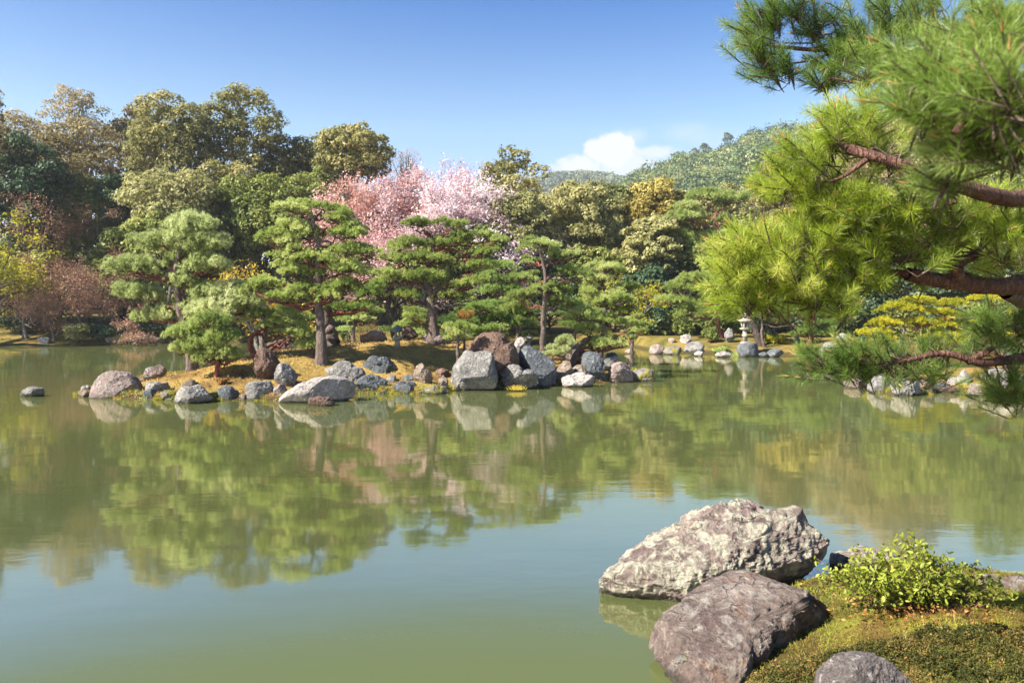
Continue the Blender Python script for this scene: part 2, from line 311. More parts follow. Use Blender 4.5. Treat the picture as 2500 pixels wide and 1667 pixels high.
M['rust'] = leafmat('leaf_rust', (.15, .125, .05), (.30, .24, .105), (.44, .35, .17), 0.4, .16)
M['ochre'] = leafmat('leaf_ochre', (0.207, 0.161, 0.034), (0.391, 0.322, 0.081), (0.517, 0.437, 0.127), .35, .2)
M['dark'] = leafmat('leaf_dark', (.03, .065, .03), (.075, .12, .05), (.18, .21, .10), 0.3, .2)
M['green'] = leafmat('leaf_green', (.09, .12, .025), (.21, .25, .055), (.38, .38, .10), 0.45, .2)
M['lime'] = leafmat('leaf_lime', (0.176, 0.187, 0.011), (0.374, 0.363, 0.017), (0.506, 0.462, 0.033), .45, .4)
M['gold'] = leafmat('leaf_gold', (.34, .24, .03), (.55, .40, .04), (.65, .5, .08), .4, .5)
M['pink'] = leafmat('blossom_pale', (.56, .40, .40), (.74, .58, .59), (.84, .74, .76), 0.4, .3)
M['salmon'] = leafmat('blossom_salmon', (.50, .24, .18), (.70, .42, .36), (.78, .58, .54), 0.4, .35)
M['rose'] = leafmat('blossom_rose', (.6, .28, .34), (.78, .45, .50), (.84, .60, .64), .35, .3)
M['dusky'] = leafmat('blossom_dusky', (.40, .17, .15), (.60, .34, .33), (.7, .48, .47), .3, .3)
M['redtwig'] = leafmat('red_buds', (.24, .12, .07), (.42, .24, .15), (.52, .33, .22), .25, .3)
M['hill'] = leafmat('hill_trees', (.05, .09, .035), (.16, .21, .065), (.30, .31, .13), .2, .03)
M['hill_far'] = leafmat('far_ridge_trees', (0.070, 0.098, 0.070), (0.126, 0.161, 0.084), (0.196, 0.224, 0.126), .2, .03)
M['heath'] = leafmat('ground_cover', (.03, .035, .01), (.09, .09, .02), (.24, .15, .05), .25, 3.5, rough=.6, spec=.1)
M['bush'] = leafmat('bush_leaf', (.17, .20, .02), (.33, .38, .05), (.50, .42, .09), .4, 3., rough=.45, spec=.25, obr=.6)
M['litter'] = leafmat('dry_leaf', (.18, .07, .02), (.32, .15, .04), (.4, .25, .08), .2, 5.)
M['mossblade'] = leafmat('moss_blades', (.13, .08, .025), (.27, .24, .035), (.36, .42, .05), .3, 3.)
M['orange_moss'] = leafmat('orange_needle_shrub', (.25, .15, .03), (.45, .27, .07), (.5, .35, .12), .3, 1.)
M['bark'] = barkmat('pine_bark', (.10, .07, .055), (.24, .18, .15), 7)
M['bark_red'] = barkmat('red_pine_bark', (.16, .045, .03), (.36, .13, .09), 7)
M['bark_grey'] = barkmat('grey_bark', (.09, .08, .065), (.24, .22, .18), 4)
M['bark_dark'] = barkmat('dark_bark', (.04, .03, .025), (.10, .075, .06), 5)
M['bark_near'] = barkmat('near_pine_bark', (.055, .024, .018), (.24, .125, .09), 11, .025)
M['twig'] = barkmat('twig_bark', (.07, .045, .03), (.2, .15, .11), 20, .005)
M['twig_red'] = barkmat('reddish_twigs', (.17, .085, .06), (.34, .21, .16), 10, .005)
RK = {
 'pink': rockmat('rock_pink', (.29, .22, .19), (.15, .105, .09), lam=.5),
 'grey': rockmat('rock_grey', (.25, .235, .215), (.11, .105, .10), lam=.5),
 'blue': rockmat('rock_blue', (.13, .14, .145), (.06, .065, .07), (.36, .38, .37), lam=.35),
 'white': rockmat('rock_white', (.42, .375, .34), (.22, .185, .165), (.6, .56, .5), lam=.55),
 'tan': rockmat('rock_tan', (.28, .215, .155), (.14, .10, .07), lam=.4),
 'brown': rockmat('rock_brown', (.17, .105, .075), (.09, .055, .04), (.34, .28, .23), lam=.3),
 'mossy': rockmat('rock_mossy', (.22, .2, .17), (.12, .10, .08), lam=.4, moss=.55),
 'fg_pale': rockmat('rock_lichened', (.28, .215, .18), (.17, .115, .10), (.60, .56, .42), lam=.95, scale=1.5, stain=(.2, .13, .125)),
 'fg_pink': rockmat('rock_plum', (.235, .175, .145), (.145, .095, .08), (.42, .37, .31), lam=.7, scale=1.5, stain=(.33, .19, .12)),
 'fg_grey': rockmat('rock_dark_pitted', (.15, .125, .115), (.07, .06, .055), (.5, .46, .42), lam=.45, scale=4),
}

# ---------------------------------------------------------------- terrain
def w_at(py): return CH * F / (py - HY)          # distance of a waterline seen at row py
isl_px = [(196, 968), (260, 973), (350, 974), (430, 981), (520, 979), (600, 977), (690, 979), (780, 972), (880, 962), (950, 961), (1040, 963), (1098, 958), (1110, 951), (1220, 950), (1300, 946), (1370, 940), (1450, 936), (1530, 932), (1592, 930)]
ISL = [(WX(a, w_at(b)), w_at(b)) for a, b in isl_px] + [(5.2, 30.3), (4.2, 32), (2, 33.5), (-2, 35), (-7, 35.5), (-10.5, 33.5), (-12.6, 30.5), (-13.3, 28.4), (-13.2, 25.5), (-12.9, 23.5)]
r5_px = [(2120, 955), (2180, 964), (2260, 963), (2330, 955), (2400, 962), (2520, 962), (2700, 960)]
RIS = [(WX(a, w_at(b)), w_at(b)) for a, b in r5_px] + [(22, 27), (20, 31), (14.5, 29.5), (11.6, 26.5)]
def polydist(x, y, poly):
    x = np.asarray(x, float); y = np.asarray(y, float); d = np.full(x.shape, 1e9); ins = np.zeros(x.shape, bool); n = len(poly)
    for i in range(n):
        ax, ay = poly[i]; bx, by = poly[(i + 1) % n]
        t = np.clip(((x - ax) * (bx - ax) + (y - ay) * (by - ay)) / ((bx - ax) ** 2 + (by - ay) ** 2 + 1e-12), 0, 1)
        d = np.minimum(d, np.hypot(x - ax - t * (bx - ax), y - ay - t * (by - ay)))
        c = ((ay > y) != (by > y)) & (x < (bx - ax) * (y - ay) / (by - ay + 1e-12) + ax); ins ^= c
    return np.where(ins, d, -d)
HPX = [150, 400, 620, 800, 1000, 1180, 1300, 1420, 1600]; HV = [.05, .30, .82, 1.05, 1.28, 1.25, 1.0, .65, .12]
def g_island(x, y):
    d = polydist(x, y, ISL); H = np.interp(np.asarray(x) * F / 26.5 + CX, HPX, HV)
    return np.where(d > 0, .16 * sm(d / .25) + H * sm(d / 4.2), np.maximum(-.9, d * 1.2)) 
def g_right(x, y):
    d = polydist(x, y, RIS); return np.where(d > 0, .15 * sm(d / .25) + .35 * sm(d / 2), np.maximum(-.9, d * 1.2))
SHPX = [-900, 0, 200, 400, 1100, 1540, 1600, 1800, 2000, 2200, 2500, 3400]
SHY = [50, 55.5, 56.5, 61, 62, 58, 47.5, 44.3, 42.6, 43, 44, 45]
def shoreY(x): return np.interp(x / 50.0 * F + CX, SHPX, SHY)
def g_main(x, y):
    x = np.asarray(x, float); y = np.asarray(y, float); d = y - shoreY(x)
    n = .25 * perlin(np.stack([x * .12, y * .12, 0 * x + 3.3], -1).reshape(-1, 3)).reshape(x.shape)
    return np.where(d > 0, .2 * sm(d / .4) + (.5 + n) * sm(d / 5) + (.03 * sm((-x + 4) / 8) + .008) * np.clip(d, 0, 50) + .9 * sm((d - 3) / 14) * sm((-x + 4) / 8), np.maximum(-1.2, d * .8))
NEAR = [(WX(1790, 4.3), 4.3), (WX(1800, 5.2), 5.2), (WX(1850, 6.2), 6.2), (WX(1900, 7.0), 7.0), (WX(2000, 7.4), 7.4), (WX(2200, 7.7), 7.7), (WX(2500, 7.4), 7.4), (6.2, 7.0), (9, 7.2), (14, 8), (14, -6), (-14, -6), (-14, -1), (-4, 1.0), (-.6, 1.8), (.5, 2.8)]
def g_near(x, y):
    d = polydist(x, y, NEAR); return np.where(d > 0, .08 * sm(d / .12) + .24 * sm(d / 1.5), np.maximum(-.7, d * .9))
def ground(x, y):
    x = np.asarray(x, float); y = np.asarray(y, float)
    return np.maximum(np.maximum(g_island(x, y), g_right(x, y)), np.maximum(g_main(x, y), g_near(x, y)))
def gz(x, y): return float(ground(np.array([x]), np.array([y]))[0])
def hit(px, py, y0=3., y1=95.):
    Y = np.linspace(y0, y1, 1800); z = CH - (py - HY) / F * Y; g = np.maximum(ground(WX(px, Y), Y), 0)
    k = np.nonzero(z <= g)[0]; return float(Y[k[0]]) if len(k) else y1
def grid(name, x0, x1, y0, y1, nx, ny, fn, mat, bump=.0, bs=3., clip=None):
    X, Y = np.meshgrid(np.linspace(x0, x1, nx), np.linspace(y0, y1, ny)); Z = fn(X, Y)
    if bump: Z = Z + bump * fbm(np.stack([X * bs, Y * bs, 0 * X], -1).reshape(-1, 3), 4).reshape(X.shape) * (Z > .02)
    i = (np.arange(ny - 1)[:, None] * nx + np.arange(nx - 1)[None, :])
    q = np.stack([i, i + 1, i + nx + 1, i + nx], -1).reshape(-1, 4)
    if clip is not None:
        keep = (Z.ravel()[q] > clip).any(1); q = q[keep]
    used = np.unique(q); re = np.zeros(nx * ny, int); re[used] = np.arange(len(used))
    g = Geo(); g.add(np.stack([X, Y, Z], -1).reshape(-1, 3)[used], q=re[q])
    return tag(link(name, g.mesh(name, [mat], True)), kind='structure')
g = Geo(); g.add([(-900, -40, 0), (900, -40, 0), (900, 140, 0), (-900, 140, 0)], q=[[0, 1, 2, 3]])
tag(link('pond_water', g.mesh('pond_water', [M['water']])), kind='structure')
grid('mainland_ground', -130, 140, 36, 190, 260, 220, g_main, M['bank'], .05, 1.)
g = Geo(); g.add([(-940, -50, -1.6), (940, -50, -1.6), (940, 880, -1.6), (-940, 880, -1.6)], q=[[0, 1, 2, 3]])
tag(link('ground', g.mesh('ground', [M['forest_floor']])), kind='structure')
grid('island_ground', -14, 6.5, 20, 37, 230, 190, g_island, M['moss'], .035, 3., -.5)
grid('right_island_ground', 10, 24, 22, 33, 90, 80, g_right, M['moss'], .05, 2.5, -.5)
grid('near_bank', -15, 15, -7, 9, 420, 300, g_near, M['near_moss'], .06, 4., -.5)
# far hill
hpx = np.array([1150, 1350, 1480, 1520, 1600, 1700, 1800, 1900, 2000, 2100, 2300, 2500, 3000, 3600]); hpy = np.array([660, 600, 530, 505, 470, 424, 398, 385, 372, 356, 320, 290, 260, 280])
def hill_z(px, t):      # t: 0 foot .. 1 crest .. 1.6 behind
    top = CH + (HY - np.interp(px, hpx, hpy)) / F * 460
    n = fbm(np.stack([px * .006, t * 3, 0 * px], -1).reshape(-1, 3), 4).reshape(px.shape)
    return np.where(t < 1, top * (.06 + .94 * np.sin(np.clip(t, 0, 1) * np.pi / 2) ** .9), top * (1 - .5 * (t - 1))) + n * 8 * sm(t / .4) * (1 - .9 * sm((t - .8) / .2) * (t < 1.05))
A, T = np.meshgrid(np.linspace(1150, 3600, 120), np.linspace(0, 1.8, 40)); YY = 210 + 250 * T; Z = hill_z(A, T); X = (A - CX) / F * 460 * (YY / 460) ** .8
i = (np.arange(39)[:, None] * 120 + np.arange(119)[None, :]); g = Geo()
g.add(np.stack([X, YY, Z], -1).reshape(-1, 3), q=np.stack([i, i + 1, i + 121, i + 120], -1).reshape(-1, 4))
tag(link('wooded_hill', g.mesh('wooded_hill', [M['forest_floor']], True)), kind='structure')
# farther, lower ridge
rx = np.linspace(-500, 900, 140); ry = np.linspace(0, 1, 12)
RX, RT = np.meshgrid(rx, ry); RY = 640 + 160 * RT
rpx = RX / 740 * F + CX
def ridge_z(pxv, t): return (CH + (HY - np.interp(pxv, [-600, 900, 1130, 1250, 1350, 1420, 1500, 1620, 3000], [735, 730, 690, 470, 440, 434, 440, 480, 520])) / F * 800) * (.25 + .75 * np.sin(t * np.pi / 2))
g = Geo(); i = (np.arange(11)[:, None] * 140 + np.arange(139)[None, :])
g.add(np.stack([RX, RY, ridge_z(rpx, RT)], -1).reshape(-1, 3), q=np.stack([i, i + 1, i + 141, i + 140], -1).reshape(-1, 4))
tag(link('far_ridge', g.mesh('far_ridge', [M['forest_floor']], True)), kind='structure')

# thin spring haze in the air
g = Geo(); box0 = np.array([(a, b, c) for a in (-960., 960.) for b in (-60., 895.) for c in (-3.0, 145.)])
g.add(box0, q=[[0, 1, 3, 2], [4, 6, 7, 5], [0, 4, 5, 1], [2, 3, 7, 6], [0, 2, 6, 4], [1, 5, 7, 3]])
hm = bpy.data.materials.new('haze'); hm.use_nodes = True; hn = hm.node_tree
for n_ in list(hn.nodes): hn.nodes.remove(n_)
hv = hn.nodes.new('ShaderNodeVolumePrincipled'); hv.inputs['Color'].default_value = (.92, .95, 1, 1); hv.inputs['Density'].default_value = HAZE; hv.inputs['Anisotropy'].default_value = .2
ho = hn.nodes.new('ShaderNodeOutputMaterial'); hn.links.new(hv.outputs[0], ho.inputs['Volume'])
if HAZE > 0: tag(link('haze', g.mesh('haze', [hm])), 'thin pale haze in the air over the garden', kind='stuff')
# ---------------------------------------------------------------- hill woods (nobody could count them) and skyline trees
def dirs(n, rng, zmin=-1.):
    d = nrm(rng.normal(size=(n, 3))); d[:, 2] = np.where(d[:, 2] < zmin, -d[:, 2], d[:, 2]); return d
def crowns(g, C, R, per, size, rng, mat=0, flat=.8):
    n = len(C); d = dirs(n * per, rng, -.3); rr = np.repeat(R, per)[:, None] * rng.uniform(.75, 1.1, (n * per, 1))
    rr = rr * (1 + .3 * perlin(d * 2 + np.repeat(np.arange(n), per)[:, None] * 3.1)[:, None])
    p = np.repeat(C, per, 0) + d * rr * np.array([1, 1, flat]); g.leaves(p, d, size, mat, .5, .6, rng); g.rq[-1] = .8 * np.repeat(rng.uniform(0, 1, n), per) + .2 * g.rq[-1]
rng = np.random.default_rng(11); g = Geo()
n = 2300; a = rng.uniform(1330, 2560, n); t = rng.uniform(.12, 1.08, n) ** .8; z = hill_z(a, t); Y = 210 + 250 * t; x = (a - CX) / F * 460 * (Y / 460) ** .8
crowns(g, np.stack([x, Y, z + 2.5], -1), rng.uniform(1.8, 6.6, n) * np.where(rng.uniform(0, 1, n) < .1, 1.4, 1), 95, .6, rng, 0, .85)
m_ = rng.uniform(0, 1, n) < .13; crowns(g, np.stack([x, Y, z + 5.], -1)[m_], rng.uniform(2.2, 3.8, m_.sum()), 90, .55, rng, 1, 1.5)
m_ = rng.uniform(0, 1, n) < .12; crowns(g, np.stack([x, Y, z + 4.], -1)[m_], rng.uniform(3., 5.5, m_.sum()), 70, .5, rng, 2, .7)
me = g.mesh('hill_woods', [M['hill'], M['dark'], M['olive']]); tag(link('hill_woods', me), 'mixed green woods covering the distant hill on the right', 'woods', kind='stuff')
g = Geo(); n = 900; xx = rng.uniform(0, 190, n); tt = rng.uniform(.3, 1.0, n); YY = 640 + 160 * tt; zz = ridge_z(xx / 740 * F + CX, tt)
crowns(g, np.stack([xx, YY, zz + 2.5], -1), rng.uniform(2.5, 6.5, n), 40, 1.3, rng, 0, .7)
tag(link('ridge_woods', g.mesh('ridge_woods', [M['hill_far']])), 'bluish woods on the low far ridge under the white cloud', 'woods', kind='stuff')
for k, (px, py, hh, lab) in enumerate([(1776, 322, 7, 'lone pointed pine standing up on the hill skyline, left of the two tallest'), (1850, 318, 9, 'broad dark pine highest on the hill skyline, right of the pointed one'),
        (1722, 348, 6, 'small flat-topped pine on the hill crest, down left of the pointed skyline pine'), (1655, 370, 6, 'windswept little pine halfway down the hill skyline'), (1582, 412, 6, 'small dark pine near the low left end of the hill skyline'), (1885, 325, 6, 'bushy pine at the right end of the visible hill crest')]):
    x = WX(px, 460); zt = CH + (HY - py) / F * 460; t = thing('skyline_pine', (x, 460, zt - hh * 1.15), lab, 'tree', 'pines along the hill skyline')
    g = Geo(); g.tube([(0, 0, -3), (0, 0, hh)], [.3, .1], 5); link('trunk', g.mesh('trunk', [M['bark_dark']]), t)
    g = Geo(); c = [(rng.normal() * .8, rng.normal() * .5, hh * q) for q in (.45, .6, .75, .9, 1.0)]
    crowns(g, np.array(c), np.array([3.0, 2.8, 2.3, 1.6, .9]), 70, .6, rng, 0, .45); link('crown', g.mesh('crown', [M['dark']]), t)

# ---------------------------------------------------------------- broadleaf trees
def curve(a, b, sag, rng, n=6):
    a = np.asarray(a, float); b = np.asarray(b, float); t = np.linspace(0, 1, n)[:, None]; m = (a + b) / 2 + sag
    p = (1 - t) ** 2 * a + 2 * t * (1 - t) * m + t ** 2 * b; L = np.linalg.norm(b - a)
    p[1:-1] += rng.normal(size=(n - 2, 3)) * L * .035; return p
def broadleaf(name, label, px, Y, top, bot, hw, mat, nlobe=30, nleaf=13000, size=.17, bark='bark_grey', seed=0, lobe=.30, gap=0., flat=.72, cat='tree', lean=0., tuft=None, fork=.35, base=None, group=None, twigs=True):
    rng = np.random.default_rng(abs(seed + int(px) * 7 + int(top))); x = WX(px, Y)
    W = hw / F * Y; zt = CH + (HY - top) / F * Y; zb = CH + (HY - bot) / F * Y
    gx = x if base is None else WX(base, Y); z0 = max(gz(gx, Y), 0.) - .1
    o = thing(name, (gx, Y, z0), label, cat, group); dx = x - gx
    H = (zt - zb) / 2; c = np.array([dx, 0, (zt + zb) / 2 - z0])
    lr = lobe * W
    # lobes on the shell of a domed envelope, a few inside
    nlobe = int(nlobe * 2.2); nleaf = int(nleaf * 2.3); size *= .8; W *= 1.2; lobe *= .8; d = dirs(nlobe, rng, -.8); k = rng.uniform(.62, 1.05, nlobe); k[: nlobe // 5] = rng.uniform(.1, .6, nlobe // 5)
    R = rng.uniform(.65, 1.25, nlobe) * lr
    E = np.array([max(W - lr * .95, .2), max(W * .85 - lr * .9, .2), max(H - lr * flat * .9, .2)])
    LC = c + d * E * k[:, None]
    n = int(nleaf); li = rng.choice(nlobe, n, p=R ** 2 / (R ** 2).sum()); dd = dirs(n, rng, -.45)
    rr = R[li] * (1.08 - .42 * rng.uniform(0, 1, n) ** 1.6) * (1 + .6 * perlin(dd * 2.3 + li[:, None] * 5.7))
    p = LC[li] + dd * rr[:, None] * np.array([1, 1, flat]); keep = np.ones(n, bool)
    for q in range(nlobe):
        e = (p - LC[q]) / (R[q] * np.array([1, 1, flat])); keep &= ~(((e ** 2).sum(1) < .45) & (li != q))
    if gap: keep &= fbm(p / max(W * .16, .3) + seed, 2) > -.55 + gap
    keep &= perlin(p * 1.5 + seed) + .6 * perlin(p * 3.7) > -.17
    p = p[keep]; dd = dd[keep] + np.array([0, 0, .25]); g = Geo(); mats = [M[mat] if isinstance(mat, str) else mat]; g.leaves(p, dd, size, 0, .55, .55, rng)
    link('crown', g.mesh('crown', mats), o)
    g = Geo(); r0 = max(.03 * (zt - z0), .06) * .5; zf = (zb - z0) + fork * (zt - zb) * .5; zf = max(zf, 1.)
    fk = np.array([dx * .8 + lean, 0, zf]); tr = curve((0, 0, -.3), fk, np.array([-dx * .2, 0, 0]), rng, 7); g.tube(tr, np.linspace(r0 * 1.25, r0 * .75, 7), 8, rough=.06, seed=seed)
    nl = min(nlobe, 16)
    for q in rng.permutation(nlobe)[:nl + 4]:
        tgt = LC[q]; s = tr[rng.integers(4, 7)] if rng.uniform() < .4 else fk
        cv = curve(s, tgt, np.array([0, 0, -.12 * (zt - zb)]) * rng.uniform(.3, 1.2), rng, 7); g.tube(cv, np.linspace(r0 * .42, r0 * .07, 7), 5)
        if twigs:
            for _ in range(5):
                a = cv[rng.integers(3, 7)]; b = tgt + dirs(1, rng)[0] * R[q] * .85; g.tube(curve(a, b, 0, rng, 4), np.linspace(r0 * .1, r0 * .02, 4), 3)
    link('trunk', g.mesh('trunk', [M[bark]], True), o); return o
BL = [
 # name, label, px, Y, top, bot, hw, mat, kw
 ('broadleaf_tree', 'brown-green tree cut by the left edge of the photo, highest sprig above the left wood', -75, 62, 180, 609, 125, 'rust', dict(nlobe=26)),
 ('zelkova_tree', 'tall sparse russet tree with a fan-shaped top, leftmost tall one against the sky', 180, 76, 192, 478, 82, 'rust', dict(nlobe=34, nleaf=8500, size=.13, gap=.42, lobe=.26, fork=-.2, base=150)),
 ('broadleaf_tree', 'wide russet-brown tree below and left of the fan-topped one', 55, 72, 268, 584, 125, 'rust', dict(nlobe=34, gap=.15)),
 ('broadleaf_tree', 'russet-brown tree under the fan-topped one, its limbs showing against the sky', 215, 70, 290, 540, 120, 'rust', dict(nlobe=30, nleaf=11500, gap=.38)),
 ('broadleaf_tree', 'brown tree with sky gaps between the fan-topped tree and the big olive oak', 318, 80, 250, 551, 80, 'rust', dict(nlobe=24, gap=.38)),
 ('evergreen_oak', 'big olive evergreen with a domed crown left of the tallest tree', 415, 68, 222, 521, 112, 'olive', dict(nlobe=42, lobe=.27, nleaf=16000, fork=-.1, gap=.2)),
 ('evergreen_oak', 'tallest olive tree with pale forking limbs and a round crown', 580, 72, 203, 475, 104, 'olive', dict(nlobe=40, lobe=.25, nleaf=14000, gap=.34, fork=-.5, base=565)),
 ('evergreen_oak', 'lower pale-green limbed tree in front of the big olive evergreen', 420, 62, 400, 624, 115, 'khaki', dict(nlobe=34, lobe=.26, fork=-.2, base=458)),
 ('evergreen_tree', 'very dark evergreen at the left edge behind the yellow-green sprays', 45, 62, 320, 672, 115, 'dark', dict(nlobe=40, lobe=.26, nleaf=15000)),
 ('evergreen_tree', 'dark blue-green tree between the russet spray and the pale-green limbed tree', 305, 66, 400, 676, 75, 'dark', dict(nlobe=26)),
 ('broadleaf_tree', 'olive tree right below the shoulder of the tallest tree', 700, 74, 325, 607, 84, 'olive', dict(nlobe=34, gap=.08)),
 ('camphor_tree', 'round-topped olive camphor left of the cherry blossom', 860, 68, 295, 470, 88, 'olive', dict(nlobe=44, lobe=.27, nleaf=15000, fork=-.4)),
 ('evergreen_tree', 'dark tree filling the gap under the round-topped camphor', 770, 70, 405, 674, 100, 'green', dict(nlobe=34, gap=.05)),
 ('evergreen_tree', 'yellowish dark-green tree behind the left island pines', 620, 64, 420, 670, 100, 'green', dict(nlobe=34, gap=.1)),
 ('bare_tree', 'leafless grey tree peeping out above the cherry blossom', 985, 84, 358, 470, 55, 'redtwig', dict(nlobe=22, nleaf=600, size=.1, lobe=.3)),
 ('evergreen_oak', 'ochre-green tree with open limbs just right of the pink blossom', 1245, 72, 360, 610, 98, 'olive', dict(nlobe=34, nleaf=12500, gap=.36, lobe=.25, fork=-.8, base=1200)),
 ('camphor_tree', 'lobed khaki camphor nearest the ochre-green open tree', 1275, 64, 462, 700, 82, 'khaki', dict(nlobe=46, lobe=.27, nleaf=17000)),
 ('camphor_tree', 'biggest lobed khaki camphor in the middle, dense down to the dark shade', 1412, 66, 424, 700, 110, 'khaki', dict(nlobe=60, lobe=.24, nleaf=24000)),
 ('broadleaf_tree', 'yellow-ochre tree in front of the hill', 1600, 70, 432, 654, 98, 'ochre', dict(nlobe=46, lobe=.25, nleaf=16000, size=.2)),
 ('broadleaf_tree', 'grey-olive layered tree below the yellow-ochre one', 1590, 60, 525, 700, 84, 'khaki', dict(nlobe=46, lobe=.24, nleaf=15000, flat=.5)),
 ('broadleaf_tree', 'rust-brown tree on the slope left of the near pine sprays', 1900, 78, 372, 632, 88, 'rust', dict(nlobe=40, lobe=.26, nleaf=15000)),
 ('broadleaf_tree', 'rust-brown dome seen between the upper near pine branches', 2080, 88, 305, 651, 130, 'rust', dict(nlobe=44, lobe=.25, nleaf=16000)),
 ('broadleaf_tree', 'rounded brownish treetop rising highest behind the near pine', 2210, 84, 248, 667, 120, 'rust', dict(nlobe=40, nleaf=15000)),
 ('broadleaf_tree', 'ochre tree low behind the near pine beside the red pine', 1930, 66, 510, 700, 100, 'ochre', dict(nlobe=40, nleaf=15000)),
 ('evergreen_tree', 'dark green tree at the right edge with a sky gap beneath', 2440, 70, 300, 700, 130, 'green', dict(nlobe=40, gap=.1, nleaf=15000)),
 ('evergreen_oak', 'olive-green tree filling below the tallest tree', 545, 66, 385, 640, 105, 'olive', dict(nlobe=40, lobe=.25, nleaf=14000)),
 ('evergreen_tree', 'yellow-green low-branched tree left below the round-topped camphor', 680, 64, 440, 660, 95, 'green', dict(nlobe=40, lobe=.25, nleaf=13000)),
 ('evergreen_tree', 'yellow-green spreading tree above the big loose left pine', 420, 60, 500, 680, 110, 'green', dict(nlobe=40, lobe=.24, nleaf=14000, flat=.5)),
 ('evergreen_tree', 'mid-green tree behind the russet spray at left', 190, 66, 420, 640, 100, 'green', dict(nlobe=36, nleaf=12000)),
 ('broadleaf_tree', 'brown-olive tree between the tallest tree and the camphor', 775, 78, 330, 560, 85, 'olive', dict(nlobe=34, nleaf=12000)),
 ('evergreen_tree', 'mid-green tree hiding the foot of the salmon cherry', 860, 57, 590, 720, 80, 'green', dict(nlobe=34, nleaf=11000)),
 ('evergreen_tree', 'low green tree right before the dusky pink spray', 1030, 55, 600, 720, 80, 'green', dict(nlobe=34, nleaf=11000)),
 ('evergreen_tree', 'low green tree below the palest cherry, behind the thick-trunked pine', 1120, 56, 575, 720, 80, 'green', dict(nlobe=34, nleaf=11000)),
 ('evergreen_tree', 'green tree in the gap right under the pale pink cherry', 1150, 62, 530, 700, 90, 'green', dict(nlobe=34, nleaf=12000)),
 ('broadleaf_tree', 'khaki tree low in front of the hill, between camphor and ochre tree', 1500, 72, 452, 640, 70, 'khaki', dict(nlobe=34, nleaf=12000)),
 ('broadleaf_tree', 'olive-brown tree behind the umbrella crown of the red pine', 1750, 72, 450, 660, 100, 'khaki', dict(nlobe=40, nleaf=14000)),
 ('evergreen_tree', 'dark green tree behind the middle of the near pine', 2230, 66, 440, 700, 120, 'green', dict(nlobe=40, nleaf=14000)),
]
for k, (nm, lab, px, Y, top, bot, hw, mt, kw) in enumerate(BL): broadleaf(nm, lab, px, Y, top, bot, hw, mt, seed=k, **kw)
# darker trees and shrubs of the understory
US = [(20, 60, 590, 120, 'dark'), (150, 60, 540, 110, 'green'), (300, 60, 560, 100, 'green'), (430, 62, 560, 110, 'green'), (560, 62, 540, 100, 'green'), (700, 64, 560, 110, 'dark'), (850, 66, 540, 110, 'green'),
      (1060, 66, 570, 110, 'green'), (1200, 64, 580, 100, 'dark'), (1340, 62, 600, 110, 'dark'), (1480, 60, 600, 90, 'green'), (1600, 56, 640, 90, 'dark'), (1730, 58, 600, 100, 'dark'), (1850, 58, 600, 100, 'dark'),
      (1980, 56, 620, 110, 'dark'), (2120, 56, 640, 110, 'dark'), (2260, 56, 600, 110, 'dark'), (2400, 58, 620, 110, 'dark'), (2540, 60, 600, 110, 'dark')]
where = ['at far left', 'behind the red-twigged shrubs', 'behind the big left pine', 'left of the yellow maple', 'around the yellow maple', 'behind the main island pine', 'under the round-topped camphor', 'under the pink cherry', 'under the khaki camphors',
         'behind the slim straight pine', 'right of the slim straight pine', 'left of the red pine', 'below the red pine', 'behind the tall stone lantern', 'right of the tall stone lantern', 'left of the yellow pine', 'behind the yellow pine', 'right of the yellow pine', 'at the right edge']
for k, (px, Y, top, hw, mt) in enumerate(US):
    broadleaf('understory_tree', ('dense dark evergreen ' if mt == 'dark' else 'low mid-green tree ') + where[k] + ', its crown reaching the ground', px, Y + 3, top, 815, hw, mt, nlobe=44, nleaf=10500, size=.2, lobe=.24, seed=50 + k, fork=-.9, twigs=False, group='dark understory trees', bark='bark_dark')
# tree mass far behind, closing the horizon
g = Geo(); rng = np.random.default_rng(5); n = 640; x = rng.uniform(-95, 110, n); y = rng.uniform(96, 130, n)
crowns(g, np.stack([x, y, rng.uniform(2.5, 12.5, n)], -1), rng.uniform(2.4, 3.8, n), 110, .35, rng)
tag(link('far_wood', g.mesh('far_wood', [M['green']])), 'dim green wood seen through the gaps behind the trees', 'woods', kind='stuff')

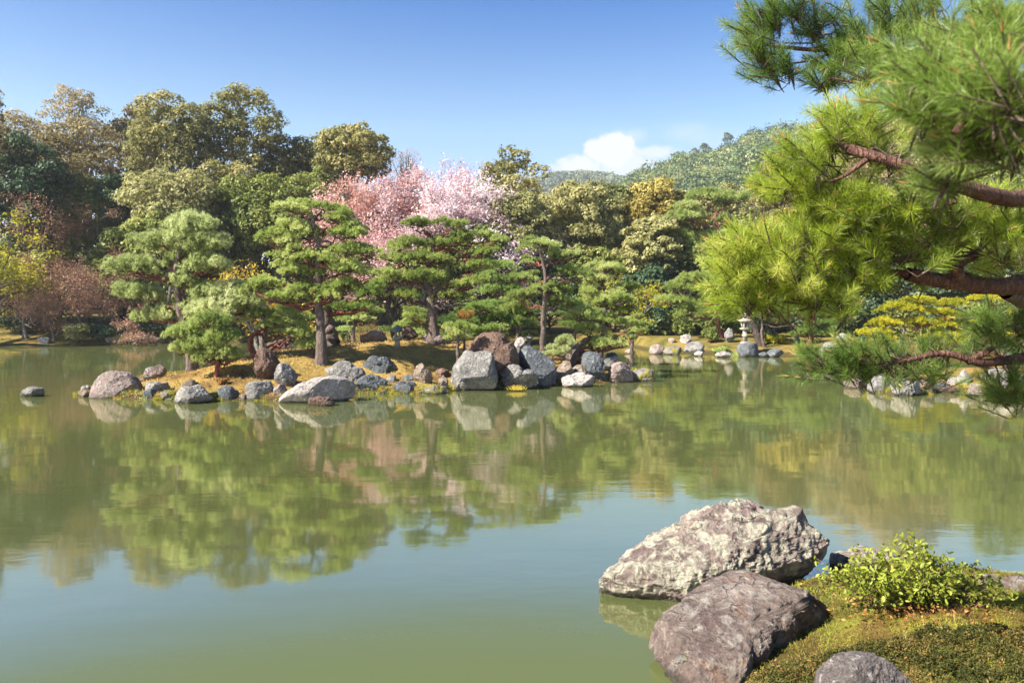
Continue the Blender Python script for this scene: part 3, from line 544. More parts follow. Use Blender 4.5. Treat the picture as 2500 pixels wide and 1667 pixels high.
# bare twiggy shrubs and maples
def twiggy(name, label, px, py, Y, h, spread, seed, mat='twig_red', bud='redtwig', nb=3, depth=5, leaf=.05, budn=2500, stem='bark_grey', group=None, cat='shrub', lean=0):
    rng = np.random.default_rng(seed); x = WX(px, Y); z0 = max(gz(x, Y), 0); o = thing(name, (x, Y, z0 - .05), label, cat, group)
    g = Geo(); gt = Geo(); tips = []
    def grow(p, d, L, r, k):
        n = 4; pts = [p]; dd = d
        for _ in range(n): dd = nrm(dd + rng.normal(size=3) * .18 + np.array([0, 0, .05])); pts.append(pts[-1] + dd * L / n)
        pts = np.array(pts); (g if k < 3 else gt).tube(pts, np.linspace(r, r * .6, n + 1), 6 if k < 2 else 3)
        if k >= depth: tips.extend(pts[1:]); return
        for _ in range(nb if k < depth - 1 else nb + 1):
            s = pts[rng.integers(2, n + 1)]; nd = nrm(dd + rng.normal(size=3) * np.array([spread, spread, spread * .55])); grow(s, nd, L * rng.uniform(.62, .85), r * .52, k + 1)
    for s in range(2): grow(np.array([rng.normal() * .1, 0, 0]), nrm(np.array([rng.normal() * .4 + lean, rng.normal() * .3, 1.])), h * .34, h * .022, 0)
    link('trunk', g.mesh('trunk', [M[stem]], True), o); link('twigs', gt.mesh('twigs', [M[mat]]), o)
    tips = np.array(tips); p = tips[rng.integers(0, len(tips), budn)] + rng.normal(size=(budn, 3)) * min(h * .025, .22)
    gl = Geo(); gl.leaves(p, dirs(budn, rng, 0) + [0, 0, .5], leaf, 0, .6, .45, rng); link('foliage', gl.mesh('foliage', [M[bud]]), o); return o
TW = [('bare_maple', 'leafless reddish-twigged maple, widest on the left bank', 205, 830, 58, 6.8, .85, 'redtwig', 7000, .06, 0), ('bare_maple', 'leafless grey-brown maple leaning over the water at the left edge', 60, 835, 57, 6.4, .85, 'redtwig', 3500, .05, .3),
      ('bare_maple', 'small white-stemmed bare maple by the left waterline', 130, 838, 57, 4.2, .9, 'redtwig', 2200, .05, 0), ('bare_maple', 'tall rusty-twigged maple rising behind the left bank', 215, 780, 63, 10.5, .7, 'redtwig', 9000, .08, 0),
      ('bare_maple', 'reddish bare maple left of the big left pine', 290, 830, 60, 5.6, .9, 'redtwig', 5000, .06, .1), ('lime_maple', 'yellow-green leafing tree cut by the left edge', -190, 835, 53, 13, .75, 'lime', 9000, .12, .35),
      ('gold_maple', 'small golden-leaved maple with white stems behind the main pine', 632, 730, 47, 6.6, .75, 'gold', 5200, .10, 0), ('bare_maple', 'little bare tan shrub behind the island lantern', 905, 800, 46, 2.7, .95, 'litter', 1200, .04, 0),
      ('bare_maple', 'low pink-brown twiggy shrub overhanging the water behind the left pine', 320, 845, 56, 2.6, 1.1, 'redtwig', 2500, .05, .4), ('lime_maple', 'yellow-green leafing shrub at the edge of the deep shade', 1535, 800, 57, 5.5, .8, 'lime', 2600, .1, 0)]
for k, (nm, lab, px, py, Y, h, sp, bud, bn, lf, ln) in enumerate(TW): twiggy(nm, lab, px, py, Y, h, sp, 200 + k, bud=bud, budn=bn, leaf=lf, lean=ln, cat='tree' if h > 4 else 'shrub')

for k, (lab, px, Y, top, sp, bud, bn, lf) in enumerate([
        ('deep rose cherry tree standing highest behind the other blossoming ones', 1030, 76, 372, .55, 'rose', 5200, .13), ('salmon cherry with young coppery leaves, leftmost of the blossoming trees', 900, 66, 432, .85, 'salmon', 9500, .13),
        ('coppery pink cherry between the salmon and the palest one', 975, 68, 405, .8, 'salmon', 8500, .13), ('palest pink cherry in full blossom, centre of the wood', 1060, 64, 418, .85, 'pink', 11500, .13),
        ('pale pink cherry spreading farthest right of the blossoming trees', 1100, 66, 410, .85, 'pink', 10500, .13), ('low dusky pink cherry spray between two island pines', 962, 58, 545, .85, 'dusky', 6000, .10)]):
    x_ = WX(px, Y); h_ = CH + (HY - top) / F * Y - gz(x_, Y); twiggy('cherry_tree', lab, px, 800, Y, h_ * 1.06, sp * .56, 700 + k, mat='twig', bud=bud, budn=int(bn * 2.0), leaf=lf * .95, cat='tree', stem='bark_dark', nb=3, depth=6, group='blossoming cherry trees')
# small shrubs
def shrub(label, px, py, hwpx, hpx, mat, seed, Y=None, leaf=.06, n=3500, nl=12, name='shrub', group=None):
    rng = np.random.default_rng(seed); Y = Y or hit(px, py); x = WX(px, Y); z0 = max(gz(x, Y), 0); W = hwpx / F * Y; H = hpx / F * Y
    o = thing(name, (x, Y, z0), label, 'shrub', group)
    C = np.stack([rng.uniform(-.65, .65, nl) * W, rng.uniform(-.5, .5, nl) * W, rng.uniform(.15, .72, nl) * H], -1); li = rng.integers(0, nl, n); d = dirs(n, rng, -.3)
    p = C[li] + d * np.array([.38 * W, .38 * W, .28 * H]) * rng.uniform(.75, 1.1, (n, 1)); p[:, 2] = np.maximum(p[:, 2], .01)
    g = Geo(); g.leaves(p, d + [0, 0, .3], leaf, 0, .6, .5, rng); link('foliage', g.mesh('foliage', [M[mat]]), o)
    g = Geo()
    for c in C[:8]: g.tube(curve((0, 0, -.05), c, 0, rng, 4), np.linspace(.02, .006, 4) * max(W, .5), 4)
    link('stems', g.mesh('stems', [M['twig']]), o); return o
SH = [('round green shrub with pale leaves at the left waterline', 190, 836, 45, 48, 'khaki'), ('dark shrub beside the pale-leaved one on the left bank', 255, 833, 40, 45, 'dark'), ('low clipped lime-green shrub on the left bank moss', 300, 832, 30, 14, 'lime'),
      ('dark shrub under the leaning bare maple at far left', 40, 812, 50, 50, 'dark'), ('bushy dark shrub at the foot of the left wood', 110, 808, 60, 60, 'dark'), ('dark low shrub behind the left cove', 350, 815, 60, 50, 'dark'), ('dark low shrub behind the big left pine', 440, 812, 60, 50, 'dark'), ('small dark sapling shrub behind the thick leaning trunk', 845, 835, 14, 24, 'green'),
      ('bright green shrub left of the tall lantern', 1735, 836, 22, 40, 'green'), ('low yellow-green azalea right of the tall lantern', 1888, 838, 26, 22, 'lime'), ('flat green shrub on the shore left of the dark lantern rock', 1762, 862, 21, 16, 'pine'),
      ('bright azalea farther right of the tall lantern', 1915, 838, 16, 12, 'lime'), ('leafy shrub in shade left of the upright pale stone', 1690, 820, 45, 50, 'green'), ('leafy sunlit shrub behind the upright pale stone', 1800, 815, 45, 55, 'green'),
      ('dark hedge shrub right of the two crossing trunks', 1900, 812, 60, 55, 'dark'), ('dark hedge shrub behind the leaning red trunk', 2000, 815, 70, 60, 'dark'), ('dark hedge shrub behind the low fence', 2090, 818, 60, 60, 'dark'), ('dark leafy shrub left of the yellow pine', 2120, 835, 25, 30, 'dark')]
for k, (lab, px, py, a, b, mt) in enumerate(SH): shrub(lab, px, py, a, b, mt, 300 + k, Y=max(hit(px, py), 44) if py > 822 and px > 500 and px < 860 else hit(px, py, 40.), leaf=.09, n=3000)

for k, (px, top, hw, mt) in enumerate([(1500, 760, 60, 'dark'), (1600, 750, 60, 'dark'), (1690, 755, 60, 'green'), (1780, 750, 60, 'green'), (1880, 745, 65, 'dark'), (1980, 740, 65, 'dark'), (2080, 720, 70, 'dark'), (2180, 750, 65, 'green'), (2290, 745, 70, 'dark'), (2400, 740, 70, 'green'), (2500, 740, 70, 'dark')]):
    Yh = float(shoreY(WX(px, 50))) + 9.5; shrub('evergreen hedge shrub ' + ['left of the far shore rocks', 'behind the first pale far-bank rocks', 'behind the big rounded far boulder', 'behind the tall lantern', 'behind the crossing trunks', 'behind the leaning red trunk', 'behind the rail fence', 'left behind the yellow pine', 'behind the yellow pine', 'right behind the yellow pine', 'at the right edge of the far bank'][k], px, 820, hw, 830 - top, mt, 340 + k, Y=Yh, leaf=.13, n=7000, nl=22, name='hedge_shrub', group='hedge shrubs on the far bank')
# ---------------------------------------------------------------- rocks
import bmesh
_ico = {}
def ico(n):
    if n not in _ico:
        bm = bmesh.new(); bmesh.ops.create_icosphere(bm, subdivisions=n, radius=1); bm.verts.ensure_lookup_table()
        _ico[n] = (np.array([v.co[:] for v in bm.verts]), np.array([[v.index for v in f.verts] for f in bm.faces])); bm.free()
    return _ico[n]
def auto_outline(x0, y0, x1, y1, kind, rng):
    cx, cy, a, b = (x0 + x1) / 2, (y0 + y1) / 2, (x1 - x0) / 2, (y1 - y0) / 2; n = 14; th = np.linspace(0, 2 * np.pi, n, endpoint=False)
    e = {'round': .85, 'block': .5, 'peak': .95, 'slab': .65}[kind]
    c, s = np.cos(th), np.sin(th); X = np.sign(c) * abs(c) ** e; Y = np.sign(s) * abs(s) ** e
    if kind == 'peak': X = X * (1 - .55 * (Y * .5 + .5)) + .25 * rng.uniform(-1, 1) * (Y * .5 + .5)
    if kind in ('round', 'slab'): Y = np.where(Y < 0, Y * .9, Y)
    X = X + rng.normal(size=n) * .11; Y = Y + rng.normal(size=n) * .11
    X = (X - X.min()) / (X.max() - X.min()) * 2 - 1; Y = (Y - Y.min()) / (Y.max() - Y.min()) * 2 - 1
    return [(cx + a * u, cy - b * v) for u, v in zip(X, Y)]
def rock(label, ol, kind='grey', Yb=None, tilt=0., D=None, sub=5, cuts=11, amp=.075, seed=0, sink=.15, groove=0., name='rock', group=None, box=None, power=.7, cutlo=.62):
    rng = np.random.default_rng(seed * 13 + 5)
    if isinstance(ol[0], (int, float)): ol = auto_outline(*ol[:4], ol[4] if len(ol) > 4 else 'round', rng)
    ol = np.array(ol, float); pyb = ol[:, 1].max(); pyt = ol[:, 1].min(); pxm = (ol[:, 0].min() + ol[:, 0].max()) / 2
    if Yb is None: Yb = hit(pxm, pyb, 4.)
    wid = (ol[:, 0].max() - ol[:, 0].min()) / F * Yb; hgt = (pyb - pyt) / F * Yb
    if D is None: D = .42 * min(wid, hgt * 2.2) + .08
    Yc = Yb + (0 if tilt else D * .75)
    Yof = lambda py: Yc + tilt * (pyb - py) / max(pyb - pyt, 1)
    o3 = np.array([P(a, b, Yof(b)) for a, b in ol]); pc = ol.mean(0); C = P((ol[:, 0].min() + ol[:, 0].max()) / 2, (pyb * .5 + pyt * .5), Yof((pyb + pyt) / 2))
    up = nrm(P(pxm, pyt, Yof(pyt)) - P(pxm, pyb, Yof(pyb))); nv = nrm(np.cross(up, np.array([1., 0, 0]))); nv = nv if nv[1] < 0 else -nv
    u = (o3 - C)[:, 0]; v = (o3 - C) @ up; ang = np.arctan2(v, u); rad = np.hypot(u, v); od = np.argsort(ang); ang, rad = ang[od], rad[od]
    V, T = ico(sub); a = np.arctan2(V[:, 2], V[:, 0]); R = np.interp(a, np.concatenate([[ang[-1] - 2 * np.pi], ang, [ang[0] + 2 * np.pi]]), np.concatenate([[rad[-1]], rad, [rad[0]]]))
    rp = np.hypot(V[:, 0], V[:, 2]); rp = np.clip(rp, 0, 1) ** power; dn = np.sign(-V[:, 1]) * abs(V[:, 1]) ** power
    p = (R * rp * np.cos(a))[:, None] * np.array([1., 0, 0]) + (R * rp * np.sin(a))[:, None] * up + (D * dn)[:, None] * nv
    sz = (wid + hgt + 2 * D) / 4
    # broken faces: plane cuts that mostly spare the outline
    for k in range(cuts):
        th = rng.uniform(-1.1, 1.1); ph = rng.uniform(-.9, .9); nk = nrm(nv * math.cos(th) * (1 if k % 3 else -1) + np.array([1., 0, 0]) * math.sin(th) + up * ph)
        dd = p @ nk; t = dd.max() * rng.uniform(cutlo, .85); p = p - np.clip(dd - t, 0, None)[:, None] * nk * .92
    nn = nrm(p); q = p / sz + seed * 3.7
    ds = amp * sz * (fbm(q * 1.3, 3) * .9 - 1.1 * abs(fbm(q * 2.2 + 9, 4, .55)) + .3 - .8 * abs(fbm(q * 5.5, 4, .6)) + .4 * fbm(q * 16, 3, .6))
    if groove: ds = ds + groove * sz * (abs(perlin(np.stack([q[:, 0] * 7 + perlin(q * 2) * 1.3, q[:, 1] * 3, q[:, 2] * .8], -1))) - .2)
    p = p + nn * ds[:, None]
    zb = (C + p)[:, 2].min(); base = np.array([C[0], C[1], max(gz(C[0], C[1]), 0.)])
    p = p + C - base
    low = sm((-(p[:, 2]) + .02) / .1)[:, None]; p = p - low * np.array([0, 0, sink])
    g = Geo(); g.add(p, t=T[:, [0, 2, 1]] if False else T)
    me = g.mesh(name, [RK[kind]], True)
    o = link(name, me, loc=base); return tag(o, label, 'rock', group)
def q1(*pts): return [(180 + a / 4.523, 720 + b / 4.523) for a, b in pts]
def q2(*pts): return [(600 + a / 4.523, 740 + b / 4.523) for a, b in pts]
def q3(*pts): return [(1080 + a / 4.2, 740 + b / 4.2) for a, b in pts]
def qf(*pts): return [(1400 + a / 2.138, 1200 + b / 2.138) for a, b in pts]
IG = 'rocks round the pine island'
RL = [
 ('big rounded brown-grey boulder at the left tip of the island', q1((165, 1090), (170, 1010), (240, 930), (330, 880), (480, 850), (620, 880), (700, 960), (715, 1060), (650, 1135), (400, 1145), (200, 1130)), 'pink', dict(sub=6, amp=.05)),
 ('flat white stone leaning on the left tip boulder', (196, 941, 222, 955, 'slab'), 'white', {}),
 ('small pinkish stone at the waterline, leftmost of the island', (192, 951, 224, 970, 'round'), 'tan', {}),
 ('slanting brown slab pointing up behind the left end of the island', q1((730, 935), (800, 890), (880, 800), (950, 775), (1010, 800), (1000, 850), (880, 910), (780, 940)), 'pink', {}),
 ('layered grey-green stone right of the big left boulder', (350, 934, 412, 958, 'slab'), 'grey', {}),
 ('small blue-grey rock below the layered grey-green stone', (352, 951, 388, 975, 'block'), 'blue', {}),
 ('small mossy rock left of the angular grey shore rock', (392, 951, 430, 979, 'round'), 'mossy', {}),
 ('angular light-and-dark grey shore rock below the small pine', q1((1112, 1180), (1120, 1090), (1170, 1040), (1290, 1020), (1440, 1010), (1490, 1080), (1520, 1150), (1400, 1195), (1200, 1205)), 'grey', dict(sub=6)),
 ('pale flat slab lying in the moss by the small pine', (443, 931, 485, 946, 'slab'), 'tan', {}),
 ('blue-grey shore rock right below the small pine trunk', (532, 942, 580, 978, 'round'), 'blue', {}),
 ('mossy shore rock between two blue-grey ones', (500, 955, 536, 979, 'round'), 'mossy', {}),
 ('dark shore rock below the leaning tall boulder', (600, 931, 668, 977, 'round'), 'grey', {}),
 ('tall leaning brown boulder with rounded top on the moss', q1((1975, 640), (2050, 577), (2140, 590), (2210, 650), (2270, 740), (2280, 880), (2200, 955), (2090, 950), (2020, 870), (1975, 720)), 'brown', dict(sub=6, D=.32)),
 ('lichen-streaked grey block leaning on the tall brown boulder', q2((315, 800), (320, 690), (370, 665), (500, 720), (545, 780), (540, 890), (470, 930), (380, 890)), 'grey', dict(sub=6)),
 ('small pinkish stone in front of the lichen-streaked block', (668, 936, 702, 966, 'peak'), 'pink', {}),
 ('long brown slab behind the leaning tall boulder', (646, 836, 720, 866, 'slab'), 'brown', dict(Yb=29.5)),
 ('large whitish low boulder at the water in front of the main pine', q2((380, 1085), (430, 1010), (560, 920), (700, 865), (860, 825), (1010, 815), (1140, 860), (1210, 910), (1212, 1040), (1100, 1085), (900, 1100), (600, 1105)), 'white', dict(sub=6, D=.75, amp=.04)),
 ('small reddish-brown rock standing in the water before the whitish boulder', (745, 969, 817, 993, 'round'), 'brown', {}),
 ('long low dark rock behind the whitish boulder', (776, 895, 896, 930, 'slab'), 'grey', dict(sub=6)),
 ('dark blue-grey rock right of the whitish boulder', (868, 916, 946, 960, 'round'), 'blue', dict(sub=6)),
 ('blue-black angular block lying high on the moss', q2((1280, 710), (1340, 630), (1385, 585), (1470, 610), (1600, 640), (1650, 690), (1640, 765), (1500, 775), (1290, 745)), 'blue', dict(sub=6)),
 ('low dark shore rock right of the dark blue-grey rock', (953, 931, 1022, 962, 'round'), 'blue', {}),
 ('little blue stone above the low dark shore rock', (980, 915, 1011, 933, 'round'), 'blue', {}),
 ('little grey stone between the blue-black block and the shore', (943, 915, 968, 934, 'round'), 'grey', {}),
 ('pointed tan rock standing on the moss left of the big group', q2((1860, 850), (1865, 760), (1900, 680), (1940, 662), (1990, 720), (2050, 800), (2060, 870), (1980, 895), (1900, 880)), 'tan', {}),
 ('small brown stone uphill beside the big pale block', (1062, 901, 1098, 922, 'round'), 'brown', {}),
 ('small upright tan stone at the foot of the big pale block', (1070, 916, 1094, 949, 'peak'), 'tan', {}),
 ('flat rock capped with yellow moss at the waterline', (1036, 942, 1094, 964, 'slab'), 'mossy', {}),
 ('rounded pale boulder on the moss left of the island lantern', (882, 810, 944, 843, 'round'), 'pink', dict(Yb=29)),
 ('dark upright rock just behind the island lantern', (980, 795, 1019, 841, 'peak'), 'brown', dict(Yb=29.5)),
 ('pinkish rock at the left foot of the thick-trunked pine', (1029, 815, 1060, 840, 'round'), 'pink', dict(Yb=28.5)),
 ('pinkish rock at the right foot of the thick-trunked pine', (1058, 820, 1090, 841, 'slab'), 'pink', dict(Yb=28.2)),
 ('big pale square-topped block, largest in front of the island group', q3((78, 870), (75, 740), (110, 620), (140, 502), (330, 508), (515, 512), (530, 640), (562, 760), (550, 860), (380, 892), (220, 905), (130, 890)), 'grey', dict(sub=7, D=.55, amp=.035, cuts=9, power=.6)),
 ('small knobbly rock at the lower left corner of the pale block', (1114, 912, 1160, 955, 'peak'), 'white', {}),
 ('huge brown boulder rising behind the pale block', q3((190, 500), (200, 380), (260, 350), (360, 340), (460, 305), (640, 330), (670, 390), (720, 400), (770, 520), (780, 660), (700, 720), (500, 720), (300, 680), (200, 600)), 'brown', dict(sub=7, Yb=25.6, D=.8, amp=.045)),
 ('knobbly rough rock with orange fern between the two big dark boulders', q3((583, 870), (590, 740), (660, 660), (715, 635), (830, 690), (930, 690), (965, 740), (962, 860), (800, 892), (650, 885)), 'grey', dict(sub=6, amp=.11)),
 ('tall blue-grey boulder with a slanting top', q3((775, 700), (790, 510), (850, 440), (930, 435), (1010, 480), (1080, 530), (1150, 630), (1165, 800), (1050, 845), (950, 850), (800, 800)), 'blue', dict(sub=7, Yb=25.9, D=.6, amp=.04)),
 ('pale upright stone left of the tiny lantern', (1254, 822, 1284, 865, 'peak'), 'white', dict(Yb=27.5)),
 ('tan rock right of the tall blue-grey boulder', (1354, 882, 1400, 938, 'round'), 'tan', {}),
 ('rough tan rock left of the upright blue-grey stone', (1392, 890, 1446, 932, 'round'), 'tan', {}),
 ('upright blue-grey stone with a flat top near the right end', q3((1415, 700), (1430, 620), (1460, 520), (1500, 500), (1600, 515), (1650, 600), (1655, 700), (1685, 800), (1560, 812), (1450, 790)), 'blue', dict(sub=6, power=.65)),
 ('low white rock in the water before the upright stone', (1371, 916, 1458, 946, 'slab'), 'white', dict(sub=6, amp=.08)),
 ('grey rock behind the round brown boulder', (1472, 870, 1513, 900, 'round'), 'grey', dict(Yb=28.5)),
 ('round pinkish-brown boulder near the right end of the island', q3((1680, 780), (1710, 690), (1750, 630), (1830, 608), (1910, 640), (1950, 710), (1955, 800), (1880, 818), (1740, 818)), 'pink', dict(sub=6)),
 ('mossy rock ending the island on the right', (1542, 902, 1599, 933, 'slab'), 'mossy', {}),
 ('dark blue stone half hidden behind the grey one', (1478, 860, 1508, 880, 'round'), 'blue', dict(Yb=29.8)),
 ('pinkish rock behind the red-tipped dwarf pine', (1366, 838, 1428, 880, 'round'), 'pink', dict(Yb=28.8)),
 ('dark little rock alone in the water at far left', (48, 946, 107, 970, 'peak'), 'grey', dict(amp=.08)),
]
for k, (lab, ol, kd, kw) in enumerate(RL): rock(lab, ol, kd, seed=k + 1, group=IG if k < 47 else None, **kw)
BG = 'rocks along the far shore'
RB = [
 ('small rock alone in the water between island and far bank', (1524, 852, 1552, 864, 'round'), 'pink'), ('pale blocky rock first on the far bank right of the island', (1585, 842, 1620, 865, 'block'), 'pink'),
 ('mossy low rock second on the far bank', (1618, 846, 1668, 866, 'slab'), 'mossy'), ('big pale rounded boulder on the far shore', (1669, 833, 1720, 867, 'round'), 'grey'),
 ('ring-marked pale stone behind the far shore rocks', (1660, 816, 1687, 838, 'round'), 'white'), ('small pale stone right of the big rounded boulder', (1695, 857, 1718, 870, 'round'), 'white'),
 ('low white and brown rock at the far waterline before the lantern', (1746, 860, 1785, 873, 'slab'), 'white'), ('upright pale grey stone left of the tall lantern', (1769, 799, 1793, 838, 'peak'), 'grey'),
 ('dark blue-grey rock carrying the tall lantern', (1801, 837, 1862, 872, 'block'), 'blue'), ('low dark rock right of the lantern rock', (1870, 852, 1913, 872, 'round'), 'blue'), ('tiny dark rock between the two dark ones', (1852, 860, 1876, 872, 'round'), 'blue'),
 ('pale upright rock by the near pine spray', (1994, 836, 2040, 880, 'block'), 'grey'), ('pale squared stone behind the low fence', (2042, 814, 2071, 835, 'block'), 'white'), ('small dark upright stone left of the leaning red trunk', (1941, 821, 1953, 838, 'block'), 'blue'),
 ('small pale stone at the foot of a leaning trunk', (1924, 826, 1938, 837, 'round'), 'white'), ('round grey rock on the left bank waterline', (94, 823, 122, 842, 'round'), 'blue'),
 ('tan rock on the left cove shore, leftmost of the row', (258, 821, 274, 836, 'round'), 'tan'), ('mossy rock in the left cove row', (272, 819, 300, 836, 'slab'), 'mossy'), ('tan rock in the middle of the left cove row', (302, 816, 322, 835, 'round'), 'tan'),
 ('grey rock by the water in the left cove row', (317, 824, 342, 836, 'round'), 'grey'), ('long flat tan rock in the left cove row', (340, 818, 378, 836, 'slab'), 'tan'), ('last rock of the left cove row by the pine', (372, 824, 402, 837, 'slab'), 'tan'),
 ('big pale cliff-like rock at the right edge', (2440, 826, 2560, 884, 'round'), 'grey'),
 ('tan stone left of the small mossy rocks on the far bank', (1630, 825, 1650, 838, 'round'), 'tan'),
]
for k, (lab, ol, kd) in enumerate(RB):
    pxm, pyb = (ol[0] + ol[2]) / 2, ol[3]; yb = hit(pxm, pyb, 34.)
    rock(lab, ol, kd, Yb=min(yb, 62), seed=80 + k, group=BG, sub=4, amp=.06)
RG = 'rocks round the small right-hand island'
RR = [
 ('small pinkish rock alone in the water left of the right islet', (2064, 927, 2115, 949, 'slab'), 'pink', {}), ('layered grey rock at the left end of the right islet', (2122, 911, 2185, 959, 'peak'), 'grey', dict(groove=.05)),
 ('grooved silver-grey rock, most upright on the right islet', (2175, 918, 2249, 967, 'block'), 'grey', dict(sub=6, groove=.22, D=.4)), ('white flat pebble on the layered rock', (2166, 935, 2185, 945, 'slab'), 'white', {}),
 ('white flat pebble lower on the layered rock', (2143, 942, 2161, 953, 'slab'), 'white', {}), ('tan rock right of the grooved rock', (2244, 925, 2278, 956, 'round'), 'tan', {}), ('dark rock in the middle of the right islet', (2276, 931, 2317, 956, 'round'), 'blue', {}),
 ('low dark rock at the waterline of the right islet', (2296, 945, 2344, 959, 'slab'), 'brown', {}), ('pale rock behind the low dark one', (2313, 922, 2353, 940, 'slab'), 'white', {}), ('tall pale rock behind the pinkish one', (2336, 902, 2372, 940, 'peak'), 'white', {}),
 ('pinkish peaked rock in the water of the right islet', (2360, 935, 2405, 968, 'peak'), 'pink', {}), ('white lichened block, biggest on the right islet', (2400, 906, 2474, 948, 'block'), 'white', dict(sub=6)), ('grey rock at the right edge of the islet', (2470, 915, 2530, 950, 'round'), 'grey', {}),
]
for k, (lab, ol, kd, kw) in enumerate(RR): rock(lab, ol, kd, seed=120 + k, group=RG, **kw)
# foreground rocks
F1 = qf((137, 445), (150, 400), (175, 335), (225, 325), (290, 240), (400, 170), (500, 140), (600, 115), (720, 125), (870, 135), (960, 200), (1030, 235), (1080, 222), (1190, 212), (1245, 235), (1290, 290), (1330, 350), (1345, 420), (1250, 490), (1130, 520), (900, 560), (700, 600), (500, 580), (360, 540), (200, 475))
rock('largest near boulder with pale lichen and a saddle in its top', F1, 'fg_pale', Yb=7.0, tilt=.75, D=.42, sub=7, cuts=5, amp=.075, seed=201, sink=.3, power=.55, cutlo=.8)
F2 = qf((360, 690), (380, 640), (470, 540), (560, 440), (600, 412), (760, 386), (900, 398), (1030, 430), (1130, 490), (1260, 560), (1360, 600), (1395, 650), (1290, 700), (1170, 765), (1070, 850), (1010, 960), (980, 1080), (860, 1200), (700, 1160), (620, 1000), (480, 860), (400, 770))
rock('plum-brown sloping slab in front of the lichened boulder', F2, 'fg_pink', Yb=4.9, tilt=1.6, D=.19, sub=7, cuts=9, amp=.05, seed=202, sink=.25, power=.55, cutlo=.75)
rock('flat pinkish rock behind the yellow-green bush', qf((1345, 390), (1350, 335), (1450, 325), (1600, 330), (1700, 350), (1720, 420), (1500, 440)), 'fg_pale', Yb=7.6, D=.2, sub=6, seed=203)
rock('reddish rock at the right edge beside the bush', qf((2050, 560), (2070, 480), (2150, 465), (2300, 490), (2500, 520), (2560, 640), (2300, 640), (2120, 620)), 'fg_pink', Yb=6.2, D=.25, sub=6, seed=204)
rock('dark pitted boulder at the bottom edge among the ground cover', qf((1270, 1010), (1340, 920), (1430, 865), (1530, 852), (1620, 880), (1700, 930), (1770, 1010), (1800, 1120), (1500, 1160), (1260, 1120)), 'fg_grey', Yb=4.1, D=.16, sub=7, cuts=3, amp=.05, seed=205)
rock('small tan stone with moss at the foot of the plum slab', qf((525, 910), (540, 860), (590, 825), (650, 830), (670, 900), (640, 960), (560, 960)), 'mossy', Yb=5.35, D=.09, sub=5, seed=206)

# ---------------------------------------------------------------- garden pines
def needles(g, base, dirv, n, L, wdt, rng, spread=(.35, 1.0), mat=0):
    """n needles round each shoot tip: base (k,3), dirv (k,3)"""
    k = len(base); b = np.repeat(base, n, 0); d = np.repeat(nrm(dirv), n, 0)
    r = nrm(np.cross(d, rng.normal(size=(k * n, 3)))); a = rng.uniform(*spread, (k * n, 1))
    nd = nrm(d * np.cos(a) + r * np.sin(a)); s = nrm(np.cross(nd, rng.normal(size=(k * n, 3)))) * wdt * .5
    ln = L * rng.uniform(.7, 1.1, (k * n, 1))
    g.tris(b - s, b + s, b + nd * ln, mat, np.repeat(rng.uniform(0, 1, k), n) * .6 + rng.uniform(0, .4, k * n))
PADS = {}
def pad_mesh(style, seed):
    rng = np.random.default_rng(900 + seed); g = Geo(); n = 520 if style == 'flat' else 330; K = 26
    ct, cr_ = rng.uniform(0, 2 * np.pi, K), np.sqrt(rng.uniform(0, 1, K)); ci = rng.integers(0, K, n)
    xx = cr_[ci] * np.cos(ct[ci]) + rng.normal(size=n) * .10; yy = cr_[ci] * np.sin(ct[ci]) + rng.normal(size=n) * .10; th = np.arctan2(yy, xx); r = np.minimum(np.hypot(xx, yy), 1.15); hz = rng.uniform(-.06, .1, K)[ci]
    edge = 1 + .22 * np.sin(th * 3 + seed) + .14 * np.sin(th * 5 + seed * 2.1); r = r * edge
    x, y = r * np.cos(th) * .8, r * np.sin(th) * .66
    if style == 'flat': z = .26 * (1 - (r / edge) ** 2) * rng.uniform(.3, 1., n) + .05 * rng.normal(size=n) + hz; dv = np.stack([x * .9, y * .9, np.full(n, 1.)], -1)
    else: z = rng.uniform(-.28, .4, n) * np.sqrt(np.clip(1.05 - (r / edge) ** 2, 0, 1)); dv = np.stack([x * 1.6, y * 1.6, z * 1.5 + .55], -1)
    p = np.stack([x, y, z], -1); dv = nrm(dv) + .3 * rng.normal(size=(n, 3))
    needles(g, p, dv, 14 if style == 'flat' else 18, .125 if style == 'flat' else .18, .017, rng, (.2, 1.0))
    for k in range(11):
        j = rng.integers(0, n); g.tube(curve((0, 0, -.16), p[j] - [0, 0, .03], (0, 0, -.06), rng, 5), np.linspace(.022, .006, 5), 4, mat=1)
    if style == 'loose':
        for j in rng.integers(0, n, 14): g.tube([p[j], p[j] + nrm(dv[j:j + 1])[0] * .08 + [0, 0, .05]], [.010, .006], 3, mat=2)
    me = g.mesh('foliage_pad', [M['pine'], M['twig'], M['candle']]); return me
def pads(style): 
    if style not in PADS: PADS[style] = [pad_mesh(style, k) for k in range(7)]
    return PADS[style]
MATPAD = {}
def padm(style, mat, k):
    key = (style, mat, k)
    if key not in MATPAD:
        me = pads(style)[k].copy(); me.materials[0] = M[mat]; MATPAD[key] = me
    return MATPAD[key]
